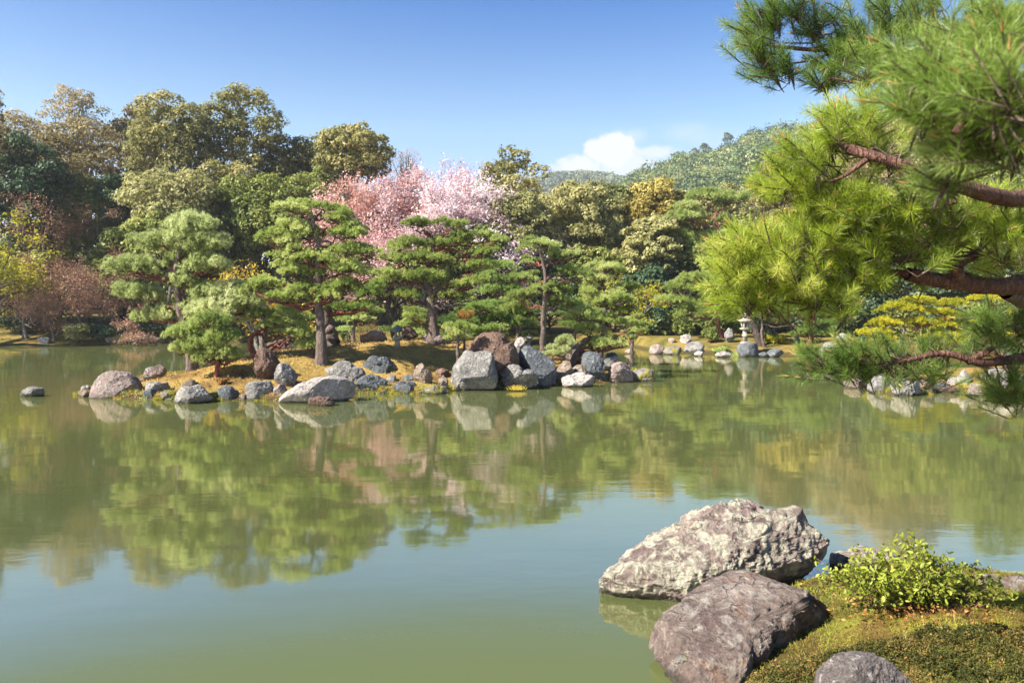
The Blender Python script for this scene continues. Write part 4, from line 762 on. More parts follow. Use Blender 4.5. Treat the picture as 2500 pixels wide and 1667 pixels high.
def pine(label, Y, trunk, r0, tiers, mat='pine', style='flat', seed=0, bark='bark', name='pine_tree', dens=1., psc=1., depth=.62, group='shaped pines on the island', btop=None):
    rng = np.random.default_rng(400 + seed); tp = np.array([P(a, b, Y) for a, b in trunk]); base = tp[0].copy(); g0 = max(gz(base[0], Y), 0.)
    base[2] = g0; tp[0][2] = g0 - .15; tp[1:, 1] += np.cumsum(rng.normal(size=len(tp) - 1) * .08); r0 = r0 / F * Y * .5
    o = thing(name, base, label, 'pine tree', group)
    # smooth trunk
    s = np.concatenate([[0], np.cumsum(np.linalg.norm(np.diff(tp, axis=0), axis=1))]); q = np.linspace(0, s[-1], 26)
    T = np.stack([np.interp(q, s, tp[:, k]) for k in range(3)], -1); K = np.ones(3) / 3
    for _ in range(2): T[1:-1] = (T[:-2] + T[1:-1] + T[2:]) / 3
    T = T - base; T[1:] += rng.normal(size=(25, 3)) * r0 * .10; f = q / s[-1]; rad = r0 * (1 - .68 * f) * (1 + .45 * np.exp(-f * 14))
    g = Geo(); g.tube(T, rad, 12, rough=.05, seed=seed); link('trunk', g.mesh('trunk', [M[bark]], True), o)
    for ti, (x0, x1, y0, y1) in enumerate(tiers):
        w = (x1 - x0) / F * Y * .5; h = (y1 - y0) / F * Y; cx = WX((x0 + x1) / 2, Y) - base[0]; zt = CH + (HY - y0) / F * Y - base[2]
        dy = min(max(w * depth, .35), 2.1); pr = psc * min(.86, max(.36, w * .68)); n = max(1, int(round(dens * 2.2 * w * dy / (pr * pr) * .62)) + (1 if w > .6 else 0))
        tc = np.array([cx, rng.uniform(-.25, .25) * dy, zt - h * .5]); PT = []
        for k in range(n):
            a = 2.399 * k + ti; rr = math.sqrt((k + .4) / n) * .98
            u, v = rr * math.cos(a), rr * math.sin(a); ex = max(w - pr * .62, .02); ey = max(dy - pr * .4, .05)
            z = zt - h * (.30 + .42 * (u * u + v * v) ** 1.0 * rng.uniform(.5, 1.3)) + rng.normal() * .05
            PT.append(np.array([cx + u * ex, tc[1] + v * ey, z]))
        for k, p in enumerate(PT):
            sc = pr / .8 * rng.uniform(.85, 1.15)
            link('foliage_pad', padm(style, mat, int(rng.integers(0, 7))), o, p, (rng.uniform(-.22, .22), rng.uniform(-.22, .22), rng.uniform(0, 6.28)), (sc, sc, sc * min(1.15, max(.7, h / (.55 * sc)) if h > 0 else 1)))
        # limbs of this tier
        d2 = np.linalg.norm(T[4:] - (tc - np.array([0, 0, h * .6])), axis=1) + 2.5 * np.clip(T[4:, 2] - (zt - h), 0, None); k0 = 4 + int(np.argmin(d2)); root = T[k0]
        order = sorted(range(len(PT)), key=lambda i: PT[i][0]); nb = max(1, min(4, len(PT) // 3 + 1))
        for grp in np.array_split(np.array(order), nb):
            if len(grp) == 0: continue
            cen = np.mean([PT[i] for i in grp], 0) - np.array([0, 0, .22]); L = np.linalg.norm(cen - root); g = Geo(); rb = min(rad[k0] * .62, .03 + .028 * L)
            m = curve(root, cen, np.array([0, 0, -.10 * L + rng.uniform(-.1, .2)]), rng, 8); m[1:-1] += rng.normal(size=(6, 3)) * .05 * L ** .5; g.tube(m, np.linspace(rb, rb * .5, 8), 7, rough=.07, seed=seed)
            for i in grp: g.tube(curve(m[rng.integers(4, 8)], PT[i] - np.array([0, 0, .1]), np.array([0, 0, -.06]), rng, 6), np.linspace(rb * .45, .014, 6), 5)
            link('branch', g.mesh('branch', [M[bark if rng.uniform() < .4 else 'bark_red']], True), o)
    return o
def yb(px, py): return hit(px, py)
pine('biggest loose pale-green pine at the left of the island, trunk hidden', 25.5, [(470, 900), (466, 830), (440, 760), (432, 703), (430, 676), (436, 645), (440, 620), (458, 600), (466, 585)], 26,
     [(385, 535, 535, 570), (312, 440, 566, 612), (430, 562, 572, 620), (272, 400, 622, 672), (385, 470, 610, 650), (440, 565, 630, 676), (262, 400, 690, 745), (380, 500, 668, 715), (460, 600, 690, 740), (335, 450, 742, 785), (440, 610, 740, 790), (500, 640, 715, 760)], 'pine_pale', 'loose', 1, psc=.85, dens=1.15)
pine('small bushy young pine standing alone in the moss, left front of the island', yb(528, 921), [(528, 921), (530, 880), (533, 846), (528, 815), (522, 780)], 13,
     [(465, 570, 764, 796), (395, 500, 792, 830), (480, 600, 795, 835), (405, 500, 832, 868), (470, 590, 836, 880), (430, 560, 815, 850), (540, 590, 850, 890)], 'pine_cool', 'loose', 2, psc=.72, dens=1.2, bark='bark_red', depth=.7)
pine('low pine on a curved reddish trunk behind the tall leaning boulder', 25.8, [(636, 885), (618, 862), (606, 842), (612, 820), (636, 806), (655, 795)], 18,
     [(572, 680, 752, 785), (640, 715, 762, 795), (610, 700, 785, 815), (660, 740, 795, 825)], 'pine', 'flat', 3, psc=.8, bark='bark_red')
pine('tiny pine on a thin stem just left of the main trunk', yb(762, 873), [(762, 873), (763, 845), (757, 828)], 9, [(712, 768, 798, 822), (720, 775, 822, 850)], 'pine_cool', 'loose', 4, psc=.7)
pine('main tiered pine with a straight grey trunk, tallest on the island', yb(783, 887), [(783, 887), (782, 840), (779, 790), (778, 752), (776, 720), (782, 690), (775, 650), (786, 600), (770, 560), (760, 520)], 27,
     [(655, 790, 496, 522), (760, 868, 498, 530), (780, 888, 525, 560), (650, 790, 540, 572), (618, 740, 566, 604), (700, 812, 560, 592), (800, 912, 556, 592), (655, 810, 606, 645), (800, 928, 596, 634), (648, 770, 644, 682), (740, 905, 636, 672),
      (575, 700, 676, 720), (690, 800, 684, 722), (780, 890, 680, 716), (640, 760, 712, 746), (740, 870, 704, 735), (860, 935, 650, 690)], 'pine', 'flat', 5, psc=.9, dens=1.1)
pine('leaning pine whose thick trunk crosses behind the main trunk', 28.5, [(812, 850), (806, 810), (795, 778), (800, 740), (830, 700)], 40, [(850, 960, 690, 730), (790, 900, 735, 765), (870, 945, 735, 765)], 'pine_dark', 'flat', 6, psc=.9)
pine('thick-trunked spreading pine in the middle of the island', yb(1058, 836), [(1058, 838), (1056, 790), (1054, 748), (1048, 712), (1034, 680), (1038, 650), (1058, 622), (1060, 600), (1050, 575)], 29,
     [(970, 1070, 533, 562), (1060, 1146, 538, 568), (1085, 1180, 560, 590), (1160, 1240, 566, 596), (948, 1050, 580, 614), (1050, 1150, 580, 614), (1140, 1235, 600, 632), (930, 1030, 614, 650), (1010, 1110, 620, 655), (1100, 1215, 632, 672),
      (908, 1010, 656, 692), (985, 1100, 662, 695), (1090, 1200, 676, 712), (945, 1040, 700, 735), (1060, 1160, 706, 745), (975, 1040, 748, 790)], 'pine', 'flat', 7, psc=.9, dens=1.05)
pine('slim straight pine with flat tiers right of the big boulders', 28.2, [(1322, 852), (1326, 800), (1328, 750), (1329, 705), (1331, 670), (1322, 640), (1318, 615)], 17,
     [(1238, 1390, 592, 614), (1322, 1424, 616, 636), (1255, 1325, 628, 648), (1340, 1420, 642, 668), (1235, 1328, 664, 688), (1358, 1450, 656, 680), (1268, 1408, 688, 712), (1225, 1328, 708, 733), (1330, 1420, 722, 748)], 'pine_cool', 'flat', 8, psc=.8, dens=1.1)
pine('upright pine with a bent pale trunk at the right of the island pines', 31.0, [(1466, 862), (1468, 800), (1478, 757), (1482, 735), (1472, 705), (1470, 670)], 14,
     [(1425, 1530, 644, 676), (1412, 1500, 668, 700), (1406, 1480, 690, 722), (1480, 1568, 690, 722), (1420, 1560, 722, 752), (1500, 1570, 740, 768)], 'pine', 'flat', 9, psc=.85, dens=1.1)
pine('low pine with a long arching limb over the right end of the island', 28.8, [(1392, 885), (1410, 846), (1436, 826), (1466, 828), (1484, 814), (1480, 795), (1452, 782), (1412, 782)], 16,
     [(1352, 1460, 756, 784), (1440, 1525, 762, 792), (1400, 1500, 790, 818), (1490, 1565, 775, 812), (1415, 1530, 826, 862), (1500, 1570, 815, 850)], 'pine', 'flat', 10, psc=.8, dens=1.1)
pine('dwarf pine on a grey post-like stem left of the huge brown boulder', 25.6, [(1120, 868), (1118, 838), (1122, 822), (1116, 808)], 14, [(1073, 1130, 785, 812), (1110, 1165, 782, 812), (1085, 1150, 806, 832)], 'pine', 'loose', 11, psc=.6)
pine('young pine tipped with orange shoots above the dwarf pine', 27.5, [(1134, 850), (1134, 815), (1135, 785)], 8, [(1110, 1160, 758, 780)], 'orange_moss', 'loose', 12, psc=.6)
pine('dwarf pine beside the tiny lantern', 30.0, [(1300, 850), (1294, 825), (1290, 805)], 8, [(1266, 1320, 788, 808), (1270, 1316, 806, 826)], 'pine', 'flat', 13, psc=.6)
pine('dwarf pine with reddish shoots and twisted stem behind the right rocks', 27.8, [(1372, 892), (1376, 870), (1386, 855)], 10, [(1322, 1370, 845, 880), (1350, 1410, 815, 850), (1330, 1400, 835, 870)], 'pine_pale', 'loose', 14, psc=.62)
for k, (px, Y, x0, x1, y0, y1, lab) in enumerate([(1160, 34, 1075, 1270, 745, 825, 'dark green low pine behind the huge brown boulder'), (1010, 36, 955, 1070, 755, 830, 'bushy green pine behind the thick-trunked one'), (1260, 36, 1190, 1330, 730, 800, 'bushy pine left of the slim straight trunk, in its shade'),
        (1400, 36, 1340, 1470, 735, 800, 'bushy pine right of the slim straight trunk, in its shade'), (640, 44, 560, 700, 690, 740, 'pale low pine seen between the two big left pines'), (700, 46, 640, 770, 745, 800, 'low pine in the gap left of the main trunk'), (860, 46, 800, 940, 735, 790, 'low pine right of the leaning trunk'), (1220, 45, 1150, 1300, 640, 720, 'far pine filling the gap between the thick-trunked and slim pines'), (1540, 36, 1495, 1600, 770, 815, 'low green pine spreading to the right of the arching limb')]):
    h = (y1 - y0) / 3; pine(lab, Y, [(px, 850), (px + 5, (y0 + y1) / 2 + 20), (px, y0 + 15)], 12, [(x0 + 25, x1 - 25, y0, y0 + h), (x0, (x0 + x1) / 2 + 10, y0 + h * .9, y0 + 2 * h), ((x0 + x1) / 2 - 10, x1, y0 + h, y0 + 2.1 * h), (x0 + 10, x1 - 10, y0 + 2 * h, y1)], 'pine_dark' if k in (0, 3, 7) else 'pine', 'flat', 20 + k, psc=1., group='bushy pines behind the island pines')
FG = 'pines on the far right bank'
pine('small white-limbed pad pine at the water on the far bank', 57, [(1622, 842), (1612, 825), (1594, 800), (1590, 785)], 8, [(1552, 1628, 766, 784), (1545, 1600, 784, 800), (1590, 1645, 788, 808), (1548, 1640, 808, 832), (1545, 1600, 820, 842)], 'pine', 'flat', 30, bark='bark_grey', group=FG)
pine('broad pine on a leaning dark-red trunk left of the tall lantern', 50, [(1768, 838), (1757, 805), (1750, 765), (1747, 735), (1740, 700), (1745, 670)], 11, [(1698, 1790, 632, 662), (1650, 1745, 668, 700), (1620, 1700, 690, 720), (1700, 1785, 695, 725), (1605, 1690, 722, 752), (1670, 1758, 728, 762), (1640, 1740, 752, 775)], 'pine', 'flat', 31, bark='bark_red', group=FG, psc=1.1)
pine('tall red-trunked pine with an umbrella crown in front of the hill', 60, [(1815, 830), (1800, 740), (1776, 624), (1760, 580), (1748, 545), (1736, 522), (1765, 510)], 14, [(1670, 1780, 464, 496), (1750, 1832, 470, 508), (1640, 1730, 490, 520), (1625, 1718, 520, 552), (1612, 1690, 556, 590), (1650, 1712, 585, 612), (1740, 1790, 520, 545), (1700, 1790, 560, 600), (1660, 1760, 600, 640)], 'pine_cool', 'flat', 32, bark='bark_red', group=FG, psc=1.3)
pine('pine with a thick dark leaning trunk right beside the tall lantern', 46.5, [(1858, 838), (1846, 800), (1835, 770), (1820, 730)], 20, [(1780, 1880, 705, 740), (1840, 1930, 690, 725), (1800, 1900, 740, 768)], 'pine', 'flat', 33, bark='bark_dark', group=FG, psc=1.1)
pine('pine with a thin curving grey trunk next to the thick dark one', 46, [(1868, 838), (1857, 815), (1861, 790), (1850, 760), (1846, 735)], 8, [(1860, 1930, 740, 765), (1890, 1960, 760, 785)], 'pine_cool', 'flat', 34, bark='bark', group=FG)
pine('thin leaning pine in the shade right of the lantern', 52, [(1897, 830), (1888, 800), (1880, 780)], 8, [(1860, 1930, 770, 795)], 'pine_cool', 'flat', 35, group=FG)
pine('leaning grey pine farther right of the lantern', 52, [(1940, 832), (1928, 800), (1918, 780)], 9, [(1900, 1980, 720, 755), (1930, 2010, 750, 780)], 'pine_cool', 'flat', 36, group=FG)
pine('red-trunked pine at the waterline behind the near pine sprays', yb(1965, 866), [(1965, 868), (1975, 846), (1983, 825), (1984, 780), (1988, 740), (1980, 700)], 17, [(1925, 2040, 722, 752), (1900, 1990, 748, 776), (1980, 2070, 755, 785), (1940, 2060, 780, 805), (1935, 2040, 806, 830), (1950, 2030, 690, 722)], 'pine_dark', 'flat', 37, bark='bark_red', group=FG, psc=1.)
YP = 'yellow-tipped pines on the right'
pine('bright yellow-needled pine with flat clouds of foliage', 38, [(2204, 870), (2204, 840), (2206, 805), (2208, 785), (2222, 768)], 11, [(2188, 2293, 728, 748), (2138, 2250, 741, 764), (2118, 2210, 778, 800), (2200, 2300, 778, 800), (2094, 2170, 802, 820), (2118, 2200, 820, 836), (2225, 2345, 812, 830), (2240, 2300, 752, 772)], 'pine_yellow', 'flat', 38, bark='bark_grey', group=YP, psc=.95, dens=1.2)
pine('second yellow pine with greener pads right of the brightest', 40, [(2310, 860), (2306, 820), (2304, 780), (2304, 730)], 10, [(2285, 2362, 732, 756), (2260, 2330, 755, 775), (2287, 2372, 768, 790), (2270, 2350, 790, 812), (2330, 2420, 805, 830), (2300, 2380, 828, 848)], 'pine_yellow', 'flat', 39, bark='bark_red', group=YP, psc=.95)
pine('yellowish pine with bare pinkish limbs near the right edge', 36, [(2440, 860), (2430, 800), (2425, 745), (2440, 725)], 12, [(2360, 2440, 712, 738), (2430, 2500, 720, 745), (2440, 2520, 755, 785), (2380, 2460, 775, 800), (2420, 2510, 810, 840)], 'pine_yellow', 'flat', 40, bark='bark_grey', group=YP, psc=.9)
pine('grey leaning double-trunk pine on the right islet', 27, [(2462, 925), (2452, 890), (2445, 865), (2438, 830), (2425, 800)], 15, [(2360, 2440, 800, 830), (2400, 2500, 785, 815), (2340, 2420, 835, 860)], 'pine_dark', 'flat', 41, bark='bark', group='pines on the right islet', psc=.7)

# ---------------------------------------------------------------- stone lanterns
def lathe(prof, sides, rot=0.):
    g = Geo(); prof = np.array(prof, float); th = np.arange(sides) * 2 * np.pi / sides + rot; n = len(prof)
    v = np.stack([prof[:, :1] * np.cos(th), prof[:, :1] * np.sin(th), np.repeat(prof[:, 1:], sides, 1)], -1).reshape(-1, 3)
    i = np.arange(n - 1)[:, None] * sides; j = np.arange(sides)[None, :]; k = (j + 1) % sides
    g.add(v, q=np.stack([i + j, i + k, i + sides + k, i + sides + j], -1).reshape(-1, 4)); return g
def box(g, c, s, mat=0):
    x, y, z = np.array(s) / 2; v = np.array([(a * x, b * y, d * z) for a in (-1, 1) for b in (-1, 1) for d in (-1, 1)]) + np.array(c)
    g.add(v, q=[[0, 1, 3, 2], [4, 6, 7, 5], [0, 4, 5, 1], [2, 3, 7, 6], [0, 2, 6, 4], [1, 5, 7, 3]], mat=mat)
M['lantern'] = rockmat('lantern_stone', (.38, .34, .27), (.22, .19, .15), (.5, .48, .42), lam=.4, scale=4)
M['lantern_dark'] = rockmat('lantern_dark_stone', (.15, .17, .18), (.07, .08, .09), (.35, .37, .36), lam=.3, scale=4)
def lantern(label, px, pyb, pyt, Y, z0, style):
    x = WX(px, Y); H = CH + (HY - pyt) / F * Y - z0; o = thing('stone_lantern', (x, Y, z0), label, 'stone lantern', 'stone lanterns of the garden'); m = M['lantern']
    made = {}
    def part(n, g, mt=m): made[n] = link(n, g.mesh(n, [mt]), made['roof'] if n == 'finial' else o)
    s = H
    if style == 'tall':
        part('base', lathe([(0, -.02 * s), (.15 * s, -.02 * s), (.15 * s, .03 * s), (.10 * s, .06 * s), (0, .06 * s)], 16))
        part('post', lathe([(0, .055 * s), (.085 * s, .055 * s), (.075 * s, .22 * s), (.10 * s, .235 * s), (.10 * s, .265 * s), (.075 * s, .28 * s), (.08 * s, .43 * s), (0, .43 * s)], 20))
        part('platform', lathe([(0, .425 * s), (.09 * s, .425 * s), (.18 * s, .47 * s), (.18 * s, .51 * s), (0, .512 * s)], 6))
        g = Geo()
        for a in range(6): c = a * math.pi / 3; box(g, (.105 * s * math.cos(c), .105 * s * math.sin(c), .60 * s), (.045 * s, .045 * s, .175 * s))
        box(g, (0, 0, .53 * s), (.17 * s, .17 * s, .03 * s)); box(g, (0, 0, .675 * s), (.17 * s, .17 * s, .03 * s)); box(g, (-.06 * s, .03 * s, .6 * s), (.05 * s, .12 * s, .14 * s)); part('firebox', g)
        g = lathe([(0, .69 * s), (.12 * s, .69 * s), (.255 * s, .73 * s), (.245 * s, .755 * s), (.15 * s, .79 * s), (.06 * s, .85 * s), (0, .85 * s)], 6); g.v[0][:, 2] += .0; 
        v = g.v[0]; r = np.hypot(v[:, 0], v[:, 1]); v[:, 2] += np.where(r > .22 * s, .015 * s * (np.arange(len(v)) % 2), 0); part('roof', g)
        part('finial', lathe([(0, .84 * s), (.07 * s, .85 * s), (.045 * s, .88 * s), (.07 * s, .92 * s), (.055 * s, .965 * s), (0, s)], 14))
    elif style == 'rustic':
        part('post', lathe([(0, -.1 * s), (.13 * s, -.1 * s), (.115 * s, .2 * s), (.12 * s, .36 * s), (0, .36 * s)], 9))
        part('platform', lathe([(0, .345 * s), (.15 * s, .35 * s), (.23 * s, .42 * s), (.235 * s, .48 * s), (0, .485 * s)], 12))
        g = Geo(); box(g, (-.07 * s, 0, .6 * s), (.09 * s, .2 * s, .25 * s)); box(g, (.085 * s, .03 * s, .6 * s), (.07 * s, .18 * s, .25 * s)); part('firebox', g)
        g = lathe([(0, .715 * s), (.22 * s, .70 * s), (.25 * s, .77 * s), (.2 * s, .86 * s), (.1 * s, .93 * s), (.06 * s, 1. * s), (0, 1.0 * s)], 11); v = g.v[0]; v += .018 * s * fbm(v * 9 / s, 2)[:, None]; part('roof', g, M['lantern_dark'])
    else:
        part('post', lathe([(0, -.25 * s), (.14 * s, -.25 * s), (.12 * s, .35 * s), (0, .35 * s)], 12)); part('platform', lathe([(0, .34 * s), (.24 * s, .36 * s), (.24 * s, .43 * s), (0, .43 * s)], 12))
        part('firebox', lathe([(0, .425 * s), (.15 * s, .425 * s), (.17 * s, .5 * s), (.15 * s, .6 * s), (0, .6 * s)], 6)); part('roof', lathe([(0, .59 * s), (.36 * s, .62 * s), (.34 * s, .67 * s), (.14 * s, .8 * s), (0, .8 * s)], 10)); part('finial', lathe([(0, .79 * s), (.07 * s, .8 * s), (.09 * s, .88 * s), (0, 1.0 * s)], 10))
Yl = hit(970, 851); lantern('small rustic stone lantern with a dark rough roof on the island moss', 970, 851, 793, Yl, gz(WX(970, Yl), Yl), 'rustic')
lantern('tiny pale stone lantern between the boulders and the slim pine', 1291, 845, 813, 29.5, CH - (846 - HY) / F * 29.5, 'mini')
zr = CH - (838 - HY) / F * 44.5; lantern('tall pale stone lantern on a dark rock at the far shore', 1819, 838, 764, 44.4, zr, 'tall')

# low rail fence on the far bank
o = thing('rail_fence', (WX(2062, 53), 53, gz(WX(2062, 53), 53)), 'low dark wooden rail fence on the far bank left of the yellow pine', 'fence')
for k in range(5):
    g = Geo(); box(g, ((k - 2) * .55, 0, .2), (.07, .07, .62)); link('post', g.mesh('post', [M['bark_red']]), o)
for zz in (.22, .42):
    g = Geo(); box(g, (0, -.052, zz), (2.5, .035, .05)); link('rail', g.mesh('rail', [M['bark_red']]), o)
# little trees stakes on the far moss slope
for k, (px, py) in enumerate([(728, 806), (846, 810), (897, 812), (940, 806), (790, 803)]):
    Y = 56.; o = thing('sapling', (WX(px, Y), Y, gz(WX(px, Y), Y)), ['leftmost', 'third', 'fourth', 'rightmost', 'second'][k] + ' of the thin dark saplings on the moss slope behind the island', 'sapling', 'saplings on the far moss slope')
    g = Geo(); g.tube([(0, 0, 0), (.03, 0, 1.0), (.0, 0, 1.7)], [.05, .04, .02], 5); link('stem', g.mesh('stem', [M['bark_dark']]), o)
    g = Geo(); rng = np.random.default_rng(k); d = dirs(900, rng, -.2); g.leaves(np.array([0, 0, 1.8]) + d * np.array([.9, .9, .35]) * rng.uniform(.5, 1, (900, 1)), d, .06, 0, .6, .4, rng); link('crown', g.mesh('crown', [M['pine_dark']]), o)

# blades, ferns and other small plants on the islands
def blades(name, label, px, py, Y, n, h, sp, mat, cat, seed, z=None, group=None, w_=.012):
    rng = np.random.default_rng(seed); x = WX(px, Y); z = max(gz(x, Y), 0) if z is None else z
    o = thing(name, (x, Y, z), label, cat, group)
    g = Geo(); b = np.stack([rng.normal(size=n) * sp * .5, rng.normal(size=n) * sp * .4, np.zeros(n)], -1); d = nrm(np.stack([b[:, 0] * 2 / sp * .3 + rng.normal(size=n) * .2, rng.normal(size=n) * .2, np.ones(n)], -1)); s = np.array([w_, 0, 0])
    g.tris(b - s, b + s, b + d * h * rng.uniform(.6, 1.1, (n, 1)), 0, rng.uniform(0, 1, n)); link('blades', g.mesh('blades', [M[mat]]), o)
blades('iris_clump', 'bright green iris leaves in the water beside the dark lantern rock', 1806, 868, 43.3, 140, .42, .3, 'pine', 'plant', 1, 0, w_=.02)
blades('fern', 'orange-yellow fern on the knobbly rough rock', 1262, 940, 24.6, 110, .16, .22, 'gold', 'fern', 2, .05)
blades('fern', 'small yellow fern at the waterline left of the big pale block', 1092, 950, 24.9, 90, .22, .2, 'gold', 'fern', 3, .0)
blades('grass_tuft', 'yellowish grass tuft under the small pine at the shore', 655, 975, 22.4, 120, .2, .25, 'lime', 'plant', 4, .02)
shrub('small round golden-brown azalea among the right island rocks', 1403, 892, 22, 22, 'orange_moss', 390, leaf=.03, n=3500)
shrub('reddish low shrub in the moss below the small pine', 540, 938, 18, 14, 'litter', 391, leaf=.03, n=2500)
shrub('mossy green cushion right of the round pinkish boulder', 1548, 918, 9, 20, 'lime', 392, leaf=.02, n=1500)
shrub('grey-green dead shrub in the shade behind the curved red trunk', 590, 862, 40, 22, 'khaki', 393, Y=36, leaf=.05)
# fallen-needle moss fringe along the island shore
rng = np.random.default_rng(77); g = Geo(); n = 60000; X = rng.uniform(-13.5, 6, n); Yv = rng.uniform(21, 35, n); d = polydist(X, Yv, ISL); k = (d > -.05) & (rng.uniform(0, 1, n) < np.where(d < .5, 1, .42)); X, Yv, d = X[k], Yv[k], d[k]
Zv = g_island(X, Yv) + .02; b = np.stack([X, Yv, Zv], -1); n = len(X); dv = nrm(rng.normal(size=(n, 3)) * .8 + [0, 0, 1]); s = nrm(np.cross(dv, rng.normal(size=(n, 3)))) * .018
g.tris(b - s, b + s, b + dv * .055 * rng.uniform(.5, 1.5, (n, 1)), 0, rng.uniform(0, 1, n)); M['island_blades'] = leafmat('island_moss_blades', (.13, .08, .03), (.30, .20, .055), (.38, .29, .09), .2, .8)
tag(link('moss', g.mesh('moss', [M['island_blades']])), 'short golden moss blades over the pine island', 'moss', kind='stuff')

# ---------------------------------------------------------------- the near pine on the right
rng = np.random.default_rng(2024)
def tuft_mesh(seed, n=120, L=.078, wd=.0016):
    r = np.random.default_rng(seed); g = Geo(); t = r.uniform(0, .12, n); b = np.stack([0 * t, 0 * t, t], -1)
    a = np.where(t > .1, r.uniform(.15, .9, n), r.uniform(.55, 1.15, n)); ph = r.uniform(0, 2 * np.pi, n)
    d = np.stack([np.sin(a) * np.cos(ph), np.sin(a) * np.sin(ph), np.cos(a)], -1); s = nrm(np.cross(d, r.normal(size=(n, 3)))) * wd * .5; ln = L * r.uniform(.75, 1.1, (n, 1))
    m = b + d * ln * .55 + r.normal(size=(n, 3)) * .003; e = b + d * ln; e[:, 2] += -.004 + r.normal(size=n) * .004
    g.add(np.stack([b - s, b + s, m + s, m - s], 1).reshape(-1, 3), q=np.arange(4 * n).reshape(-1, 4), rnd=(rr := r.uniform(0, 1, n))); g.tris(m - s, m + s, e, 0, rr)
    g.tube([(0, 0, -.02), (0, 0, .06), (0, 0, .125)], [.0045, .004, .003], 5, 1)
    if seed % 4 == 1: g.tube([(0, 0, .12), (.002, 0, .14), (.003, 0, .165)], [.0045, .004, .001], 5, 2)
    return g
TG = [tuft_mesh(k) for k in range(8)]
TM = {d: [None] * 8 for d in ('needle', 'needle_shaded')}
for dk in TM:
    for k in range(8): TM[dk][k] = TG[k].mesh('needle_tuft', [M[dk], M['twig'], M['candle']])
ptx = WX(2600, 5.4); pz = max(gz(ptx, 5.4), 0)
near = thing('pine_tree', (ptx, 5.4, pz), 'near pine with long bright needles reaching in from the right edge', 'pine tree'); NB = np.array([ptx, 5.4, pz])
def plimb(pts, r0, r1, nm='branch', bk='bark_near', rough=.09):
    p = np.array([P(a, b, y) for a, b, y in pts]); s = np.concatenate([[0], np.cumsum(np.linalg.norm(np.diff(p, axis=0), axis=1))]); n = max(10, int(s[-1] / .05)); q = np.linspace(0, s[-1], n)
    T = np.stack([np.interp(q, s, p[:, k]) for k in range(3)], -1)
    for _ in range(4): T[1:-1] = (T[:-2] + T[1:-1] + T[2:]) / 3
    T += .012 * np.stack([perlin(T * 5 + k * 9) for k in range(3)], -1)
    rr = np.linspace(r0 * .82, r1 * .85, n) * (1 + .25 * perlin(T * 14)); g = Geo(); g.tube(T - NB, rr, 12, rough=rough * .4, seed=n); link(nm, g.mesh(nm, [M[bk]], True), near); return T
LP = []
g = Geo(); tt = np.array([[0, 0, -.3], [.05, 0, .6], [-.05, .05, 1.3], [.1, 0, 2.2], [.0, -.1, 3.2], [.15, 0, 4.4]]); g.tube(tt, [.26, .2, .18, .16, .13, .08], 14, rough=.05); link('trunk', g.mesh('trunk', [M['bark_near']], True), near)
MAINL = [0, 2, 4, 5, 11]
LP.append(plimb([(2620, 700, 5.2), (2500, 692, 4.6), (2455, 699, 4.5), (2381, 700, 4.4), (2345, 690, 4.35), (2291, 686, 4.35), (2247, 683, 4.3), (2214, 669, 4.3)], .085, .045))
LP.append(plimb([(2214, 669, 4.3), (2190, 676, 4.3), (2142, 657, 4.3), (2110, 664, 4.3), (2062, 661, 4.25), (2005, 652, 4.2), (1950, 640, 4.2)], .026, .008))
LP.append(plimb([(2345, 692, 4.35), (2332, 665, 4.3), (2327, 647, 4.25), (2350, 634, 4.3), (2380, 622, 4.4)], .052, .03))
LP.append(plimb([(2420, 700, 4.5), (2370, 670, 4.55), (2340, 672, 4.6), (2300, 690, 4.5)], .03, .03))
LP.append(plimb([(2620, 470, 4.6), (2500, 490, 4.3), (2430, 478, 4.1), (2381, 465, 4.), (2312, 447, 3.95), (2247, 430, 3.9), (2202, 397, 3.9), (2184, 385, 3.9), (2119, 387, 3.95), (2074, 363, 4.)], .07, .028))
LP.append(plimb([(2119, 390, 3.95), (2080, 415, 4.), (2050, 438, 4.), (2015, 444, 4.0)], .018, .006))
LP.append(plimb([(2074, 363, 4.), (2040, 345, 4.1), (2005, 310, 4.2), (1995, 285, 4.2)], .02, .005))
LP.append(plimb([(2640, 40, 5.2), (2480, 20, 5.0), (2400, 60, 5.), (2300, 110, 5.), (2200, 130, 5.), (2128, 128, 5.), (2008, 122, 5.), (1934, 119, 5.), (1880, 112, 5.), (1845, 104, 5.)], .06, .009))
LP.append(plimb([(2010, 122, 5.), (2000, 100, 5.), (1975, 70, 5.), (1940, 40, 5.), (1915, 20, 5.)], .013, .004))
LP.append(plimb([(2030, 128, 5.), (1990, 145, 5.), (1950, 155, 5.), (1890, 158, 5.)], .012, .004))
LP.append(plimb([(2150, 190, 4.8), (2110, 205, 4.8), (2070, 200, 4.8), (2030, 190, 4.8)], .014, .005))
LP.append(plimb([(2640, 880, 5.3), (2500, 874, 5.1), (2446, 881, 5.05), (2393, 892, 5.), (2361, 886, 5.), (2344, 862, 5.), (2319, 855, 5.), (2293, 864, 5.), (2266, 865, 5.), (2230, 878, 5.), (2180, 885, 5.)], .058, .014))
LP.append(plimb([(2620, 760, 5.3), (2500, 735, 5.), (2455, 712, 4.6)], .07, .05, bk='bark'))
LP.append(plimb([(2361, 886, 5.), (2380, 870, 5.), (2410, 862, 5.), (2425, 850, 5.)], .025, .02))
LP.append(plimb([(2560, 60, 1.9), (2500, 110, 1.75), (2440, 180, 1.7), (2390, 270, 1.7), (2330, 330, 1.7)], .020, .008))
LP.append(plimb([(2560, 300, 1.9), (2500, 342, 1.8), (2430, 380, 1.8), (2370, 400, 1.8), (2300, 380, 1.8)], .016, .006))
